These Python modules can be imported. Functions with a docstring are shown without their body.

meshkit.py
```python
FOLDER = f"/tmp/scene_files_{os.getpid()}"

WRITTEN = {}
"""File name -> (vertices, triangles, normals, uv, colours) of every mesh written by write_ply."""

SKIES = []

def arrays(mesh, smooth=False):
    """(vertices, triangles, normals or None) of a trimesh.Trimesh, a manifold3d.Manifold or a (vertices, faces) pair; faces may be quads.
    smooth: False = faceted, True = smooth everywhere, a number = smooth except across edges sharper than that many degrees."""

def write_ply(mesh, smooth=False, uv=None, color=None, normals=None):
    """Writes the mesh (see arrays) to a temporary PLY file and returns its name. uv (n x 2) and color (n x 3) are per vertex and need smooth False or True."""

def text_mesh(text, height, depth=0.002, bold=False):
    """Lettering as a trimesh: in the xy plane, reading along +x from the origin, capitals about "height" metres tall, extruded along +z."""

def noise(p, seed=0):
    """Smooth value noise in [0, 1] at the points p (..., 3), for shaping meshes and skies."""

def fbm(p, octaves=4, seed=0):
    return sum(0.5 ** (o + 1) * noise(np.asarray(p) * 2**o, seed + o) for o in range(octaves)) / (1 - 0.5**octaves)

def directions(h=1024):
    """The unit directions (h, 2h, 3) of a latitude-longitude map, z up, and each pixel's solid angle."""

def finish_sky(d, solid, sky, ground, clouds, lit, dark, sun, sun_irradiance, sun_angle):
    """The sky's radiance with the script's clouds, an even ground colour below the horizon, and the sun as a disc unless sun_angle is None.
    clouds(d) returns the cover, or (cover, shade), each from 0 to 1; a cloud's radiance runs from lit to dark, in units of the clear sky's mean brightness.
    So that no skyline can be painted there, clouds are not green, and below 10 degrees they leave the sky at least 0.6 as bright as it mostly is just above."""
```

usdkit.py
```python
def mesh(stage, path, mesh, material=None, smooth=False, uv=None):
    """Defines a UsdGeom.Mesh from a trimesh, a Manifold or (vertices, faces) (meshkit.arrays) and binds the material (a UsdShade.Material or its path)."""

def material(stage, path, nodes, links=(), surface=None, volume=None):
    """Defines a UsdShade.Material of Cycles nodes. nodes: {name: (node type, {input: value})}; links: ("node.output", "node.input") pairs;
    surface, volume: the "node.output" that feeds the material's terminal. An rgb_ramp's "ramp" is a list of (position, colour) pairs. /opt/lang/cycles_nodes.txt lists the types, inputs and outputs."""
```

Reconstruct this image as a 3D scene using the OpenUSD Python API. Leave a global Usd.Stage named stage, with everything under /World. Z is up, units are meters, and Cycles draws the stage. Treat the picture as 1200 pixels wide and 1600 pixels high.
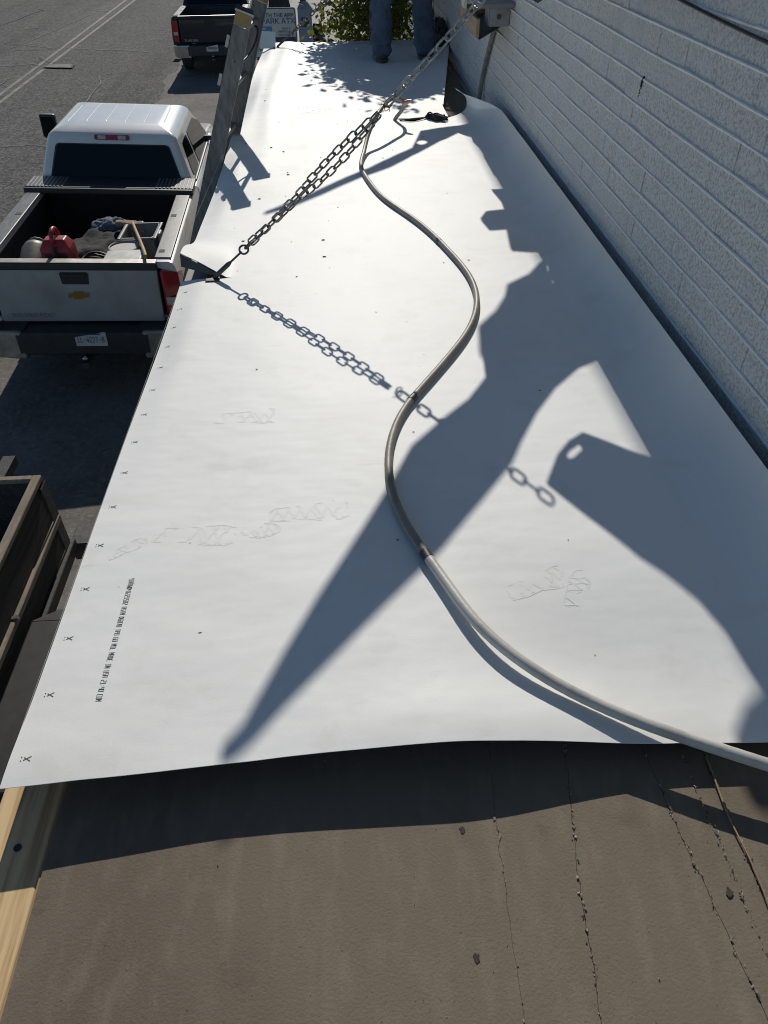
import math, random
import numpy as np
import trimesh, manifold3d as m3
from manifold3d import Manifold
from shapely.geometry import Polygon, LineString, Point, box as sbox
from shapely import affinity
import usdkit, meshkit
from pxr import Usd, UsdGeom, UsdLux, UsdShade, Gf, Sdf, Vt

random.seed(7)
rng = np.random.default_rng(11)
stage = Usd.Stage.CreateInMemory()
UsdGeom.SetStageUpAxis(stage, 'Z')
UsdGeom.SetStageMetersPerUnit(stage, 1.0)
UsdGeom.Xform.Define(stage, '/World')
UsdGeom.Scope.Define(stage, '/World/Looks')
mat_ = lambda n, *a, **k: usdkit.material(stage, '/World/Looks/' + n, *a, **k)

# ------------------------------------------------------------------ camera
CAM_H = 1.308
PITCH, YAW, ROLL, FPX = math.radians(41.790), math.radians(3.0919), math.radians(-0.6198), 1123.36
def _cam_axes():
    cp, sp = math.cos(PITCH), math.sin(PITCH)
    F = np.array([math.sin(YAW) * cp, math.cos(YAW) * cp, -sp])
    R = np.array([math.cos(YAW), -math.sin(YAW), 0.0])
    U = np.cross(R, F)
    R2 = math.cos(ROLL) * R + math.sin(ROLL) * U
    U2 = -math.sin(ROLL) * R + math.cos(ROLL) * U
    return R2, U2, F
CR, CU, CF = _cam_axes()
cam = UsdGeom.Camera.Define(stage, '/World/camera')
cm = np.eye(4); cm[0, :3] = CR; cm[1, :3] = CU; cm[2, :3] = -CF; cm[3, :3] = (0, 0, CAM_H)
cam.AddTransformOp().Set(Gf.Matrix4d(*cm.ravel().tolist()))
cam.CreateHorizontalApertureAttr(24.0)
cam.CreateFocalLengthAttr(24.0 * FPX / 1200.0)
cam.CreateClippingRangeAttr(Gf.Vec2f(0.05, 5000))
cam.CreateExposureAttr(-0.53)

# ------------------------------------------------------------------ sky and sun
SUN = np.array([0.04, 1.48, 1.0])                       # direction towards the sun, per metre of height
sd = SUN / np.linalg.norm(SUN)
dome = UsdLux.DomeLight.Define(stage, '/World/sky')
sky = mat_('sky_look', {'s': ('sky_texture', {'sky_type': 'single_scattering', 'sun_disc': False, 'sun_elevation': math.asin(sd[2]), 'sun_rotation': math.atan2(sd[0], sd[1]), 'altitude': 160.0, 'aerosol_density': 0.25, 'ozone_density': 2.0}),
                        'b': ('background_shader', {'strength': 0.076}), 'h': ('hsv', {'saturation': 1.15})}, [('s.color', 'h.color'), ('h.color', 'b.color')], surface='b.background')
UsdShade.MaterialBindingAPI.Apply(dome.GetPrim()).Bind(sky)
dome.GetPrim().SetCustomDataByKey('kind', 'structure')
sun = UsdLux.DistantLight.Define(stage, '/World/sun')
sun.CreateNormalizeAttr(True); sun.CreateIntensityAttr(1.25); sun.CreateAngleAttr(0.45); sun.CreateColorAttr(Gf.Vec3f(1.0, 0.955, 0.865))
sx_ = np.cross([0, 0, 1.0], sd); sx_ /= np.linalg.norm(sx_); sy_ = np.cross(sd, sx_)
lm = np.eye(4); lm[0, :3] = sx_; lm[1, :3] = sy_; lm[2, :3] = sd
sun.AddTransformOp().Set(Gf.Matrix4d(*lm.ravel().tolist()))

# ------------------------------------------------------------------ helpers
used = {}
def numbered(parent, name):
    k = (parent, name); n = used.get(k, -1) + 1; used[k] = n
    return name if n == 0 else f'{name}_{n:03d}'
def path_of(p):
    return '/World' if p is None else str(p.GetPath())
def keys(prim, label=None, cat=None, group=None, kind=None):
    for k, v in (('label', label), ('category', cat), ('group', group), ('kind', kind)):
        if v: prim.SetCustomDataByKey(k, v)
    return prim
def obj(name, mesh, material, parent=None, smooth=False, label=None, cat=None, group=None, kind=None):
    pp = path_of(parent)
    m = usdkit.mesh(stage, f'{pp}/{numbered(pp, name)}', mesh, material, smooth)
    return keys(m.GetPrim(), label, cat, group, kind)
def thing(name, label, cat, loc=(0, 0, 0), rotz=0, group=None, roty=0):
    x = UsdGeom.Xform.Define(stage, f'/World/{numbered("/World", name)}')
    x.AddTranslateOp().Set(Gf.Vec3d(*map(float, loc)))
    if rotz: x.AddRotateZOp().Set(float(math.degrees(rotz)))
    if roty: x.AddRotateYOp().Set(float(math.degrees(roty)))
    return keys(x.GetPrim(), label, cat, group)
def cat_(*ms):
    out = []
    for m in ms:
        if hasattr(m, 'to_mesh'):
            v, f, _ = meshkit.arrays(m); m = trimesh.Trimesh(v, f, process=False)
        out.append(m)
    return trimesh.util.concatenate(out)
def bx(x0, x1, y0, y1, z0, z1):
    m = trimesh.creation.box((abs(x1 - x0), abs(y1 - y0), abs(z1 - z0)))
    m.apply_translation(((x0 + x1) / 2, (y0 + y1) / 2, (z0 + z1) / 2)); return m
def rbox(x0, x1, y0, y1, z0, z1, r=0.01, seg=8):
    s = Manifold.sphere(r, seg)
    return Manifold.batch_hull([s.translate((x, y, z)) for x in (x0 + r, x1 - r) for y in (y0 + r, y1 - r) for z in (z0 + r, z1 - r)])
def cbox(x0, x1, y0, y1, z0, z1, c=0.004):
    """Box with chamfered edges, 44 triangles."""
    p = []
    for sx in (0, 1):
        for sy in (0, 1):
            for sz in (0, 1):
                X, Y, Z = (x0, x1)[sx], (y0, y1)[sy], (z0, z1)[sz]
                dx, dy, dz = c * (1 - 2 * sx), c * (1 - 2 * sy), c * (1 - 2 * sz)
                p += [(X, Y + dy, Z + dz), (X + dx, Y, Z + dz), (X + dx, Y + dy, Z)]
    return trimesh.convex.convex_hull(np.array(p))
def hull(pts):
    return trimesh.convex.convex_hull(np.asarray(pts, float))
def frames(P, closed=False):
    P = np.asarray(P, float); T = np.gradient(P, axis=0)
    if closed: T = np.roll(P, -1, 0) - np.roll(P, 1, 0)
    T /= np.maximum(np.linalg.norm(T, axis=1, keepdims=True), 1e-9)
    a = np.array([0, 0, 1.0]) if abs(T[0][2]) < 0.9 else np.array([1.0, 0, 0])
    N = [np.cross(T[0], a)]; N[0] /= np.linalg.norm(N[0])
    for i in range(1, len(P)):
        n = N[-1] - T[i] * (N[-1] @ T[i]); N.append(n / np.linalg.norm(n))
    N = np.array(N); return T, N, np.cross(T, N)
def tube(P, r, seg=8, closed=False):
    P = np.asarray(P, float); T, N, B = frames(P, closed)
    r = np.broadcast_to(np.asarray(r, float), (len(P),)); a = np.linspace(0, 2 * np.pi, seg, endpoint=False)
    V = (P[:, None] + r[:, None, None] * (N[:, None] * np.cos(a)[None, :, None] + B[:, None] * np.sin(a)[None, :, None])).reshape(-1, 3)
    F = []; n = len(P)
    for i in range(n if closed else n - 1):
        j = (i + 1) % n
        for k in range(seg):
            l = (k + 1) % seg
            F += [(i * seg + k, i * seg + l, j * seg + l), (i * seg + k, j * seg + l, j * seg + k)]
    V = list(V)
    if not closed:
        V += [P[0], P[-1]]; c0, c1 = len(V) - 2, len(V) - 1
        for k in range(seg):
            l = (k + 1) % seg
            F += [(c0, l, k), (c1, (n - 1) * seg + k, (n - 1) * seg + l)]
    return trimesh.Trimesh(np.array(V), np.array(F), process=False)
def spline(P, n=80):
    from scipy.interpolate import CubicSpline
    P = np.asarray(P, float); d = np.r_[0, np.cumsum(np.linalg.norm(np.diff(P, axis=0), axis=1))]
    return CubicSpline(d, P)(np.linspace(0, d[-1], n))
def extr(poly, depth, O, X, Y):
    """Extrudes a shapely polygon lying in the frame (O, X, Y) by depth along X x Y."""
    geoms = getattr(poly, 'geoms', [poly]); out = []
    for g in geoms:
        m = trimesh.creation.extrude_polygon(g, abs(depth), engine='earcut')
        out.append(m)
    m = trimesh.util.concatenate(out)
    X = np.asarray(X, float); X /= np.linalg.norm(X); Y = np.asarray(Y, float); Y = Y - X * (X @ Y); Y /= np.linalg.norm(Y); Z = np.cross(X, Y)
    M = np.eye(4); M[:3, 0] = X; M[:3, 1] = Y; M[:3, 2] = Z; M[:3, 3] = O
    m.apply_transform(M); return m
def rpoly(pts, r=0.0):
    p = Polygon(pts)
    return p.buffer(-r).buffer(r, quad_segs=5) if r else p
def quadpanel(c, thick, r=0.02, lift=0.0):
    """A slab on four (or more) coplanar 3-D corners, rounded, its face lifted outwards by thick."""
    c = np.asarray(c, float); O = c[0]; X = c[1] - c[0]; X /= np.linalg.norm(X)
    n = np.cross(X, c[-1] - c[0]); n /= np.linalg.norm(n); Y = np.cross(n, X)
    p = [((q - O) @ X, (q - O) @ Y) for q in c]
    return extr(rpoly(p, r), thick, O + n * lift, X, Y)
def text_on(text, height, O, X, Y, depth=0.002, width=None, bold=False, centre=False):
    m = meshkit.text_mesh(text, height, depth, bold)
    if width: m.apply_scale([width / m.extents[0], 1, 1])
    if centre: m.apply_translation([-m.bounds[:, 0].mean(), 0, 0])
    X = np.asarray(X, float); X /= np.linalg.norm(X); Y = np.asarray(Y, float); Y /= np.linalg.norm(Y)
    M = np.eye(4); M[:3, 0] = X; M[:3, 1] = Y; M[:3, 2] = np.cross(X, Y); M[:3, 3] = O
    m.apply_transform(M); return m
def ray(u, v): return CF + CR * (u - 600) / FPX + CU * (800 - v) / FPX
def on_z(u, v, z=0.0):
    d = ray(u, v); return np.array([0, 0, CAM_H]) + d * ((z - CAM_H) / d[2])
def shade_panel(pix, Y0, z=0.0):
    """Outline (x, z) in the upright plane y = Y0 of a thing whose shadow on the sheet runs through these points."""
    out = []
    for u, v in pix:
        g = on_z(u, v, z); t = (Y0 - g[1]) / SUN[1]; out.append((g[0] + SUN[0] * t, t))
    return out
def disc(r0, r1, x0, x1, seg=24):
    """Cylinder along x from x0 (radius r0) to x1 (radius r1), closed."""
    a = np.linspace(0, 2 * np.pi, seg, endpoint=False)
    return hull(np.r_[np.c_[np.full(seg, x0), r0 * np.cos(a), r0 * np.sin(a)], np.c_[np.full(seg, x1), r1 * np.cos(a), r1 * np.sin(a)]])

# ------------------------------------------------------------------ materials
def mat(name, col, col2=None, scale=8.0, rough=0.6, bump=None, metallic=0.0, coat=0.0, spec=0.5, detail=6, stretch=None, ramp=(0.35, 0.65), extra=None, rough2=None, trans=None):
    """Principled with a two-tone noise, optional bump=(scale, distance)."""
    col2 = col2 or tuple(c * 0.85 for c in col)
    n = {'g': ('geometry', {}), 'm': ('mapping', {'scale': stretch or (1, 1, 1)}), 'n': ('noise_texture', {'scale': scale, 'detail': detail, 'roughness': 0.6}),
         'r': ('rgb_ramp', {'ramp': [(ramp[0], col), (ramp[1], col2)]}),
         'p': ('principled_bsdf', {'roughness': rough, 'metallic': metallic, 'coat_weight': coat, 'specular_ior_level': spec})}
    l = [('g.position', 'm.vector'), ('m.vector', 'n.vector'), ('n.fac', 'r.fac'), ('r.color', 'p.base_color')]
    if rough2 is not None:
        n['rr'] = ('map_range', {'from_min': 0.3, 'from_max': 0.7, 'to_min': rough, 'to_max': rough2, 'clamp': True}); l += [('n.fac', 'rr.value'), ('rr.result', 'p.roughness')]
    if bump:
        n['bn'] = ('noise_texture', {'scale': bump[0], 'detail': 4, 'roughness': 0.6}); n['b'] = ('bump', {'distance': bump[1], 'strength': 1.0})
        l += [('m.vector', 'bn.vector'), ('bn.fac', 'b.height'), ('b.normal', 'p.normal')]
    if trans:
        n['t'] = ('translucent_bsdf', {'color': trans}); n['x'] = ('mix_closure', {'fac': 0.4}); l += [('p.BSDF', 'x.closure1'), ('t.BSDF', 'x.closure2')]
        return mat_(name, n, l, surface='x.closure')
    if extra: extra(n, l)
    return mat_(name, n, l, surface='p.BSDF')

def layered(name, base, layers, rough=0.7, bump=None, spec=0.5, coat=0.0):
    """Base colour with layers of (colour, noise scale, stretch, ramp lo, ramp hi, amount)."""
    n = {'g': ('geometry', {}), 'c0': ('color', {'value': base}), 'p': ('principled_bsdf', {'roughness': rough, 'specular_ior_level': spec, 'coat_weight': coat})}
    l, last = [], 'c0.color'
    for i, (c, sc, st, lo, hi, amt) in enumerate(layers):
        n[f'm{i}'] = ('mapping', {'scale': st, 'location': (3.1 * i, 1.7 * i, 0.3 * i)}); n[f'n{i}'] = ('noise_texture', {'scale': sc, 'detail': 5, 'roughness': 0.62})
        n[f'r{i}'] = ('map_range', {'from_min': lo, 'from_max': hi, 'to_min': 0.0, 'to_max': amt, 'clamp': True}); n[f'x{i}'] = ('mix_color', {'b': c})
        l += [('g.position', f'm{i}.vector'), (f'm{i}.vector', f'n{i}.vector'), (f'n{i}.fac', f'r{i}.value'), (f'r{i}.result', f'x{i}.fac'), (last, f'x{i}.a')]
        last = f'x{i}.result'
    l.append((last, 'p.base_color'))
    prev = None
    for i, (sc, d, st) in enumerate(bump or []):
        n[f'bm{i}'] = ('mapping', {'scale': st}); n[f'bn{i}'] = ('noise_texture', {'scale': sc, 'detail': 4, 'roughness': 0.6}); n[f'b{i}'] = ('bump', {'distance': d})
        l += [('g.position', f'bm{i}.vector'), (f'bm{i}.vector', f'bn{i}.vector'), (f'bn{i}.fac', f'b{i}.height')]
        if prev: l.append((prev, f'b{i}.normal'))
        prev = f'b{i}.normal'
    if prev: l.append((prev, 'p.normal'))
    return mat_(name, n, l, surface='p.BSDF')

ONE = (1, 1, 1)
M = {}
M['asphalt'] = layered('asphalt', (0.085, 0.083, 0.082), [((0.145, 0.14, 0.135), 0.5, (1, 0.10, 1), 0.46, 0.64, 0.8), ((0.040, 0.040, 0.041), 0.62, (1, 0.05, 1), 0.50, 0.62, 0.85), ((0.15, 0.145, 0.14), 1.7, (0.6, 1, 1), 0.52, 0.66, 0.5), ((0.045, 0.044, 0.043), 0.9, ONE, 0.58, 0.68, 0.6),
                       ((0.26, 0.252, 0.24), 22, ONE, 0.51, 0.60, 0.7), ((0.018, 0.018, 0.018), 17, ONE, 0.51, 0.60, 0.8), ((0.05, 0.05, 0.05), 5, (1, 0.5, 1), 0.55, 0.68, 0.6)], 0.9, [(26, 0.02, ONE)], spec=0.25)
M['concrete'] = layered('concrete', (0.185, 0.172, 0.158), [((0.09, 0.08, 0.07), 0.7, ONE, 0.45, 0.7, 0.8), ((0.27, 0.25, 0.22), 22, ONE, 0.52, 0.62, 0.5), ((0.10, 0.09, 0.08), 14, ONE, 0.54, 0.64, 0.5), ((0.08, 0.075, 0.07), 5, ONE, 0.62, 0.75, 0.5)], 0.9, [(50, 0.005, ONE)], spec=0.25)
M['paver'] = mat_('paver', {'g': ('geometry', {}), 'b': ('brick_texture', {'scale': 1.0, 'brick_width': 1.2, 'row_height': 0.42, 'mortar_size': 0.02, 'color1': (0.36, 0.335, 0.29), 'color2': (0.33, 0.305, 0.26), 'mortar': (0.24, 0.22, 0.185)}),
                  'n': ('noise_texture', {'scale': 2.5, 'detail': 5}), 'r': ('map_range', {'from_min': 0.3, 'from_max': 0.7, 'to_min': 0.75, 'to_max': 1.15}), 'x': ('vector_math', {'math_type': 'scale'}), 'p': ('principled_bsdf', {'roughness': 0.85})},
                  [('g.position', 'b.vector'), ('g.position', 'n.vector'), ('n.fac', 'r.value'), ('b.color', 'x.vector1'), ('r.result', 'x.scale'), ('x.vector', 'p.base_color')], surface='p.BSDF')
M['kerb'] = mat('kerb', (0.30, 0.28, 0.25), (0.2, 0.185, 0.165), 3, 0.85, (40, 0.004))
M['road_paint'] = layered('road_paint', (0.30, 0.27, 0.22), [((0.10, 0.098, 0.095), 6, (1, 0.4, 1), 0.38, 0.6, 0.95), ((0.1, 0.098, 0.095), 60, ONE, 0.45, 0.6, 0.8)], 0.8)
M['crack_light'] = layered('crack_light', (0.19, 0.185, 0.175), [((0.10, 0.098, 0.095), 3, ONE, 0.42, 0.58, 1.0)], 0.85)
M['crack_dark'] = mat('crack_dark', (0.035, 0.035, 0.036), (0.06, 0.06, 0.06), 5, 0.9)
M['wall_paint'] = layered('wall_paint', (0.76, 0.73, 0.70), [((0.46, 0.445, 0.43), 95, ONE, 0.47, 0.60, 0.9), ((0.66, 0.655, 0.645), 1.5, (1, 0.4, 1), 0.5, 0.75, 0.7), ((0.45, 0.45, 0.455), 14, ONE, 0.66, 0.76, 0.6), ((0.52, 0.505, 0.475), 3, (1, 3, 0.3), 0.54, 0.68, 0.45)],
                          0.75, [(150, 0.010, ONE), (34, 0.006, ONE)])
M['wall_bead'] = layered('wall_bead', (0.88, 0.87, 0.85), [((0.72, 0.71, 0.70), 60, ONE, 0.5, 0.7, 0.7)], 0.75, [(90, 0.004, ONE)])
M['tpo'] = layered('tpo', (0.80, 0.80, 0.785), [((0.70, 0.69, 0.665), 1.6, (1, 0.6, 1), 0.48, 0.66, 0.5), ((0.66, 0.645, 0.61), 5.5, ONE, 0.56, 0.68, 0.35), ((0.60, 0.59, 0.56), 6, (0.3, 1, 1), 0.60, 0.80, 0.45), ((0.48, 0.465, 0.44), 28, (0.12, 1, 1), 0.68, 0.80, 0.45), ((0.45, 0.435, 0.41), 36, (1, 0.10, 1), 0.72, 0.82, 0.3), ((0.35, 0.33, 0.31), 130, ONE, 0.735, 0.78, 0.6)],
                   0.55, [(4, 0.0016, (0.6, 1, 1)), (1.6, 0.010, (0.6, 1.2, 1)), (220, 0.0002, ONE)], spec=0.32)
M['tpo_under'] = mat('tpo_under', (0.06, 0.06, 0.062), (0.08, 0.08, 0.08), 5, 0.6)
M['ink'] = mat('ink', (0.07, 0.07, 0.085), (0.11, 0.11, 0.12), 200, 0.7)
M['tpo_back'] = mat('tpo_back', (0.42, 0.42, 0.42), (0.36, 0.36, 0.36), 5, 0.6)
M['faint_ink'] = mat('faint_ink', (0.05, 0.05, 0.06), (0.10, 0.10, 0.11), 200, 0.7)
M['scuff'] = mat('scuff', (0.775, 0.77, 0.752), (0.80, 0.797, 0.782), 60, 0.55, spec=0.22)
M['board'] = layered('board', (0.190, 0.154, 0.117), [((0.120, 0.094, 0.070), 1.6, (1, 0.5, 1), 0.45, 0.7, 0.75), ((0.25, 0.21, 0.165), 22, (1, 0.35, 1), 0.5, 0.75, 0.6), ((0.10, 0.075, 0.055), 3.2, ONE, 0.62, 0.74, 0.6), ((0.24, 0.21, 0.18), 160, ONE, 0.66, 0.74, 0.6), ((0.05, 0.04, 0.032), 110, ONE, 0.66, 0.74, 0.7), ((0.055, 0.043, 0.034), 5, ONE, 0.68, 0.78, 0.55)],
                     0.85, [(180, 0.0011, ONE), (18, 0.001, ONE)], spec=0.25)
M['board_dark'] = mat('board_dark', (0.035, 0.027, 0.022), (0.06, 0.047, 0.037), 60, 0.9)
M['crumb'] = mat('crumb', (0.06, 0.043, 0.032), (0.36, 0.31, 0.25), 90, 0.85, ramp=(0.40, 0.58))
M['lumber'] = layered('lumber', (0.70, 0.50, 0.27), [((0.38, 0.21, 0.09), 5, (9, 0.35, 9), 0.46, 0.62, 0.85), ((0.72, 0.53, 0.31), 2, (14, 0.3, 14), 0.55, 0.7, 0.7), ((0.25, 0.13, 0.06), 2.2, ONE, 0.72, 0.8, 0.6)], 0.65, [(6, 0.002, (12, 0.4, 12))])
M['plywood'] = layered('plywood', (0.36, 0.25, 0.14), [((0.22, 0.15, 0.08), 6, (3, 0.5, 3), 0.45, 0.65, 0.8)], 0.7)
M['grey_wood'] = layered('grey_wood', (0.055, 0.047, 0.041), [((0.028, 0.024, 0.021), 5, (7, 0.5, 7), 0.42, 0.62, 0.9), ((0.10, 0.088, 0.078), 2.5, (9, 0.6, 4), 0.58, 0.75, 0.7)], 0.85, [(12, 0.004, (6, 0.6, 6))])
M['rim_wood'] = layered('rim_wood', (0.27, 0.215, 0.165), [((0.17, 0.145, 0.12), 6, (5, 0.8, 5), 0.42, 0.62, 0.85), ((0.42, 0.385, 0.33), 14, (2, 0.5, 2), 0.58, 0.75, 0.6)], 0.85, [(14, 0.004, (5, 0.8, 5))])
M['conduit'] = layered('conduit', (0.25, 0.225, 0.19), [((0.15, 0.13, 0.105), 9, ONE, 0.42, 0.65, 0.8), ((0.40, 0.375, 0.34), 90, ONE, 0.6, 0.72, 0.5), ((0.06, 0.05, 0.04), 70, ONE, 0.70, 0.76, 0.7)], 0.5, [(60, 0.0012, ONE)])
M['conduit_clean'] = layered('conduit_clean', (0.50, 0.485, 0.45), [((0.33, 0.31, 0.28), 9, ONE, 0.45, 0.7, 0.7), ((0.10, 0.09, 0.08), 90, ONE, 0.68, 0.75, 0.8)], 0.42, [(60, 0.001, ONE)])
M['galv'] = mat('galv', (0.34, 0.33, 0.31), (0.16, 0.14, 0.12), 70, 0.42, metallic=0.85, rough2=0.6)
M['galv_bright'] = mat('galv_bright', (0.50, 0.49, 0.47), (0.30, 0.28, 0.26), 70, 0.4, metallic=0.7, rough2=0.55)
M['steel_dark'] = mat('steel_dark', (0.09, 0.09, 0.085), (0.05, 0.045, 0.04), 30, 0.5, metallic=0.4)
M['rusty'] = mat('rusty', (0.14, 0.10, 0.075), (0.24, 0.22, 0.2), 40, 0.55, metallic=0.6)
M['alu'] = mat('alu', (0.27, 0.265, 0.255), (0.17, 0.165, 0.155), 6, 0.5, metallic=0.35, stretch=(6, 6, 0.6), bump=(40, 0.0008))
M['alu_bright'] = mat('alu_bright', (0.60, 0.60, 0.58), (0.45, 0.45, 0.44), 20, 0.4, metallic=0.6)
M['fibreglass'] = mat('fibreglass', (0.25, 0.24, 0.225), (0.15, 0.145, 0.135), 7, 0.6, stretch=(5, 5, 0.8), bump=(60, 0.0008), ramp=(0.38, 0.62))
M['ladder_yellow'] = mat('ladder_yellow', (0.42, 0.27, 0.055), (0.30, 0.24, 0.15), 18, 0.6, ramp=(0.35, 0.6))
M['white_car'] = mat('white_car', (0.74, 0.74, 0.735), (0.66, 0.66, 0.65), 3, 0.32, coat=0.9)
M['gate_shaded'] = mat('gate_shaded', (0.32, 0.32, 0.325), (0.23, 0.22, 0.21), 2.5, 0.4, coat=0.4, ramp=(0.45, 0.75))  # darker copy of the truck white: tailgate shade put into the colour
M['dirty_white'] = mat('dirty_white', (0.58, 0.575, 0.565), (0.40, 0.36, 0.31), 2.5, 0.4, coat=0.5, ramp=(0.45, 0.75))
M['black_car'] = mat('black_car', (0.010, 0.012, 0.016), (0.012, 0.014, 0.02), 3, 0.3, coat=0.25, spec=0.3)
M['black_plastic'] = mat('black_plastic', (0.022, 0.022, 0.024), (0.035, 0.034, 0.033), 12, 0.5)
M['rail_plastic'] = mat('rail_plastic', (0.115, 0.113, 0.11), (0.20, 0.195, 0.185), 7, 0.38, stretch=(4, 1, 4))  # grey puts sun sheen on black rail caps and cover ribs into the colour
M['bed_liner'] = mat('bed_liner', (0.018, 0.018, 0.019), (0.03, 0.028, 0.026), 9, 0.75, bump=(90, 0.002))
M['vinyl'] = mat('vinyl', (0.022, 0.023, 0.026), (0.04, 0.04, 0.042), 25, 0.45)
M['auto_glass'] = mat('auto_glass', (0.004, 0.005, 0.007), (0.006, 0.007, 0.009), 2, 0.05, spec=0.22)
M['red_lens'] = mat('red_lens', (0.32, 0.012, 0.014), (0.22, 0.008, 0.012), 12, 0.15, coat=0.8)
M['clear_lens'] = mat('clear_lens', (0.55, 0.52, 0.50), (0.4, 0.38, 0.37), 12, 0.15, coat=0.8)
M['chrome'] = mat('chrome', (0.62, 0.62, 0.63), (0.5, 0.5, 0.5), 8, 0.16, metallic=1.0)
M['dull_chrome'] = mat('dull_chrome', (0.40, 0.38, 0.35), (0.25, 0.23, 0.2), 8, 0.42, metallic=0.7)
M['gold'] = mat('gold', (0.30, 0.18, 0.04), (0.24, 0.145, 0.03), 30, 0.35, metallic=0.5)
M['tyre'] = mat('tyre', (0.02, 0.02, 0.02), (0.035, 0.033, 0.03), 14, 0.85)
M['plate'] = mat('plate', (0.55, 0.56, 0.57), (0.45, 0.46, 0.48), 10, 0.5)
M['red_plastic'] = mat('red_plastic', (0.36, 0.022, 0.03), (0.24, 0.015, 0.02), 9, 0.42)
M['yellow_plastic'] = mat('yellow_plastic', (0.55, 0.42, 0.10), (0.42, 0.30, 0.05), 9, 0.45)
M['tank'] = mat('tank', (0.13, 0.12, 0.105), (0.2, 0.19, 0.17), 16, 0.5, metallic=0.3)
M['white_plastic'] = mat('white_plastic', (0.62, 0.62, 0.60), (0.45, 0.44, 0.42), 11, 0.5)
M['grey_plastic'] = mat('grey_plastic', (0.25, 0.255, 0.26), (0.18, 0.18, 0.185), 8, 0.5)
M['handle_wood'] = mat('handle_wood', (0.42, 0.30, 0.18), (0.30, 0.2, 0.11), 8, 0.6, stretch=(4, 1, 4))
M['cloth_tan'] = mat('cloth_tan', (0.40, 0.28, 0.20), (0.30, 0.2, 0.14), 12, 0.9)
M['cloth_dark'] = mat('cloth_dark', (0.018, 0.018, 0.02), (0.035, 0.034, 0.035), 9, 0.9, bump=(30, 0.01))
M['denim'] = layered('denim', (0.085, 0.115, 0.17), [((0.038, 0.055, 0.092), 7, (1, 1, 0.5), 0.42, 0.65, 0.85), ((0.16, 0.215, 0.30), 5, (1, 1, 0.4), 0.56, 0.75, 0.6)], 0.9, [(300, 0.001, ONE), (14, 0.02, (1, 1, 2.2))])
M['denim_seam'] = mat('denim_seam', (0.05, 0.075, 0.12), (0.2, 0.22, 0.25), 120, 0.9)
M['boot'] = mat('boot', (0.035, 0.028, 0.024), (0.06, 0.048, 0.04), 20, 0.7)
M['skin'] = mat('skin', (0.36, 0.21, 0.14), (0.30, 0.17, 0.11), 12, 0.55)
M['shirt'] = mat('shirt', (0.12, 0.14, 0.18), (0.09, 0.105, 0.14), 8, 0.9, bump=(18, 0.015))
M['hair'] = mat('hair', (0.018, 0.013, 0.010), (0.03, 0.022, 0.017), 60, 0.6)
M['black_cloth'] = mat('black_cloth', (0.016, 0.016, 0.019), (0.026, 0.026, 0.03), 8, 0.9, bump=(18, 0.015))
M['leaf'] = mat('leaf', (0.035, 0.052, 0.012), (0.060, 0.072, 0.016), 6, 0.5, trans=(0.22, 0.24, 0.03))
M['bark'] = mat('bark', (0.11, 0.085, 0.065), (0.06, 0.046, 0.036), 9, 0.9, stretch=(3, 3, 0.6), bump=(14, 0.02))
M['sign_white'] = mat('sign_white', (0.62, 0.63, 0.64), (0.56, 0.57, 0.58), 3, 0.5)
M['sign_navy'] = mat('sign_navy', (0.035, 0.06, 0.12), (0.03, 0.05, 0.10), 8, 0.5)
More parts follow.
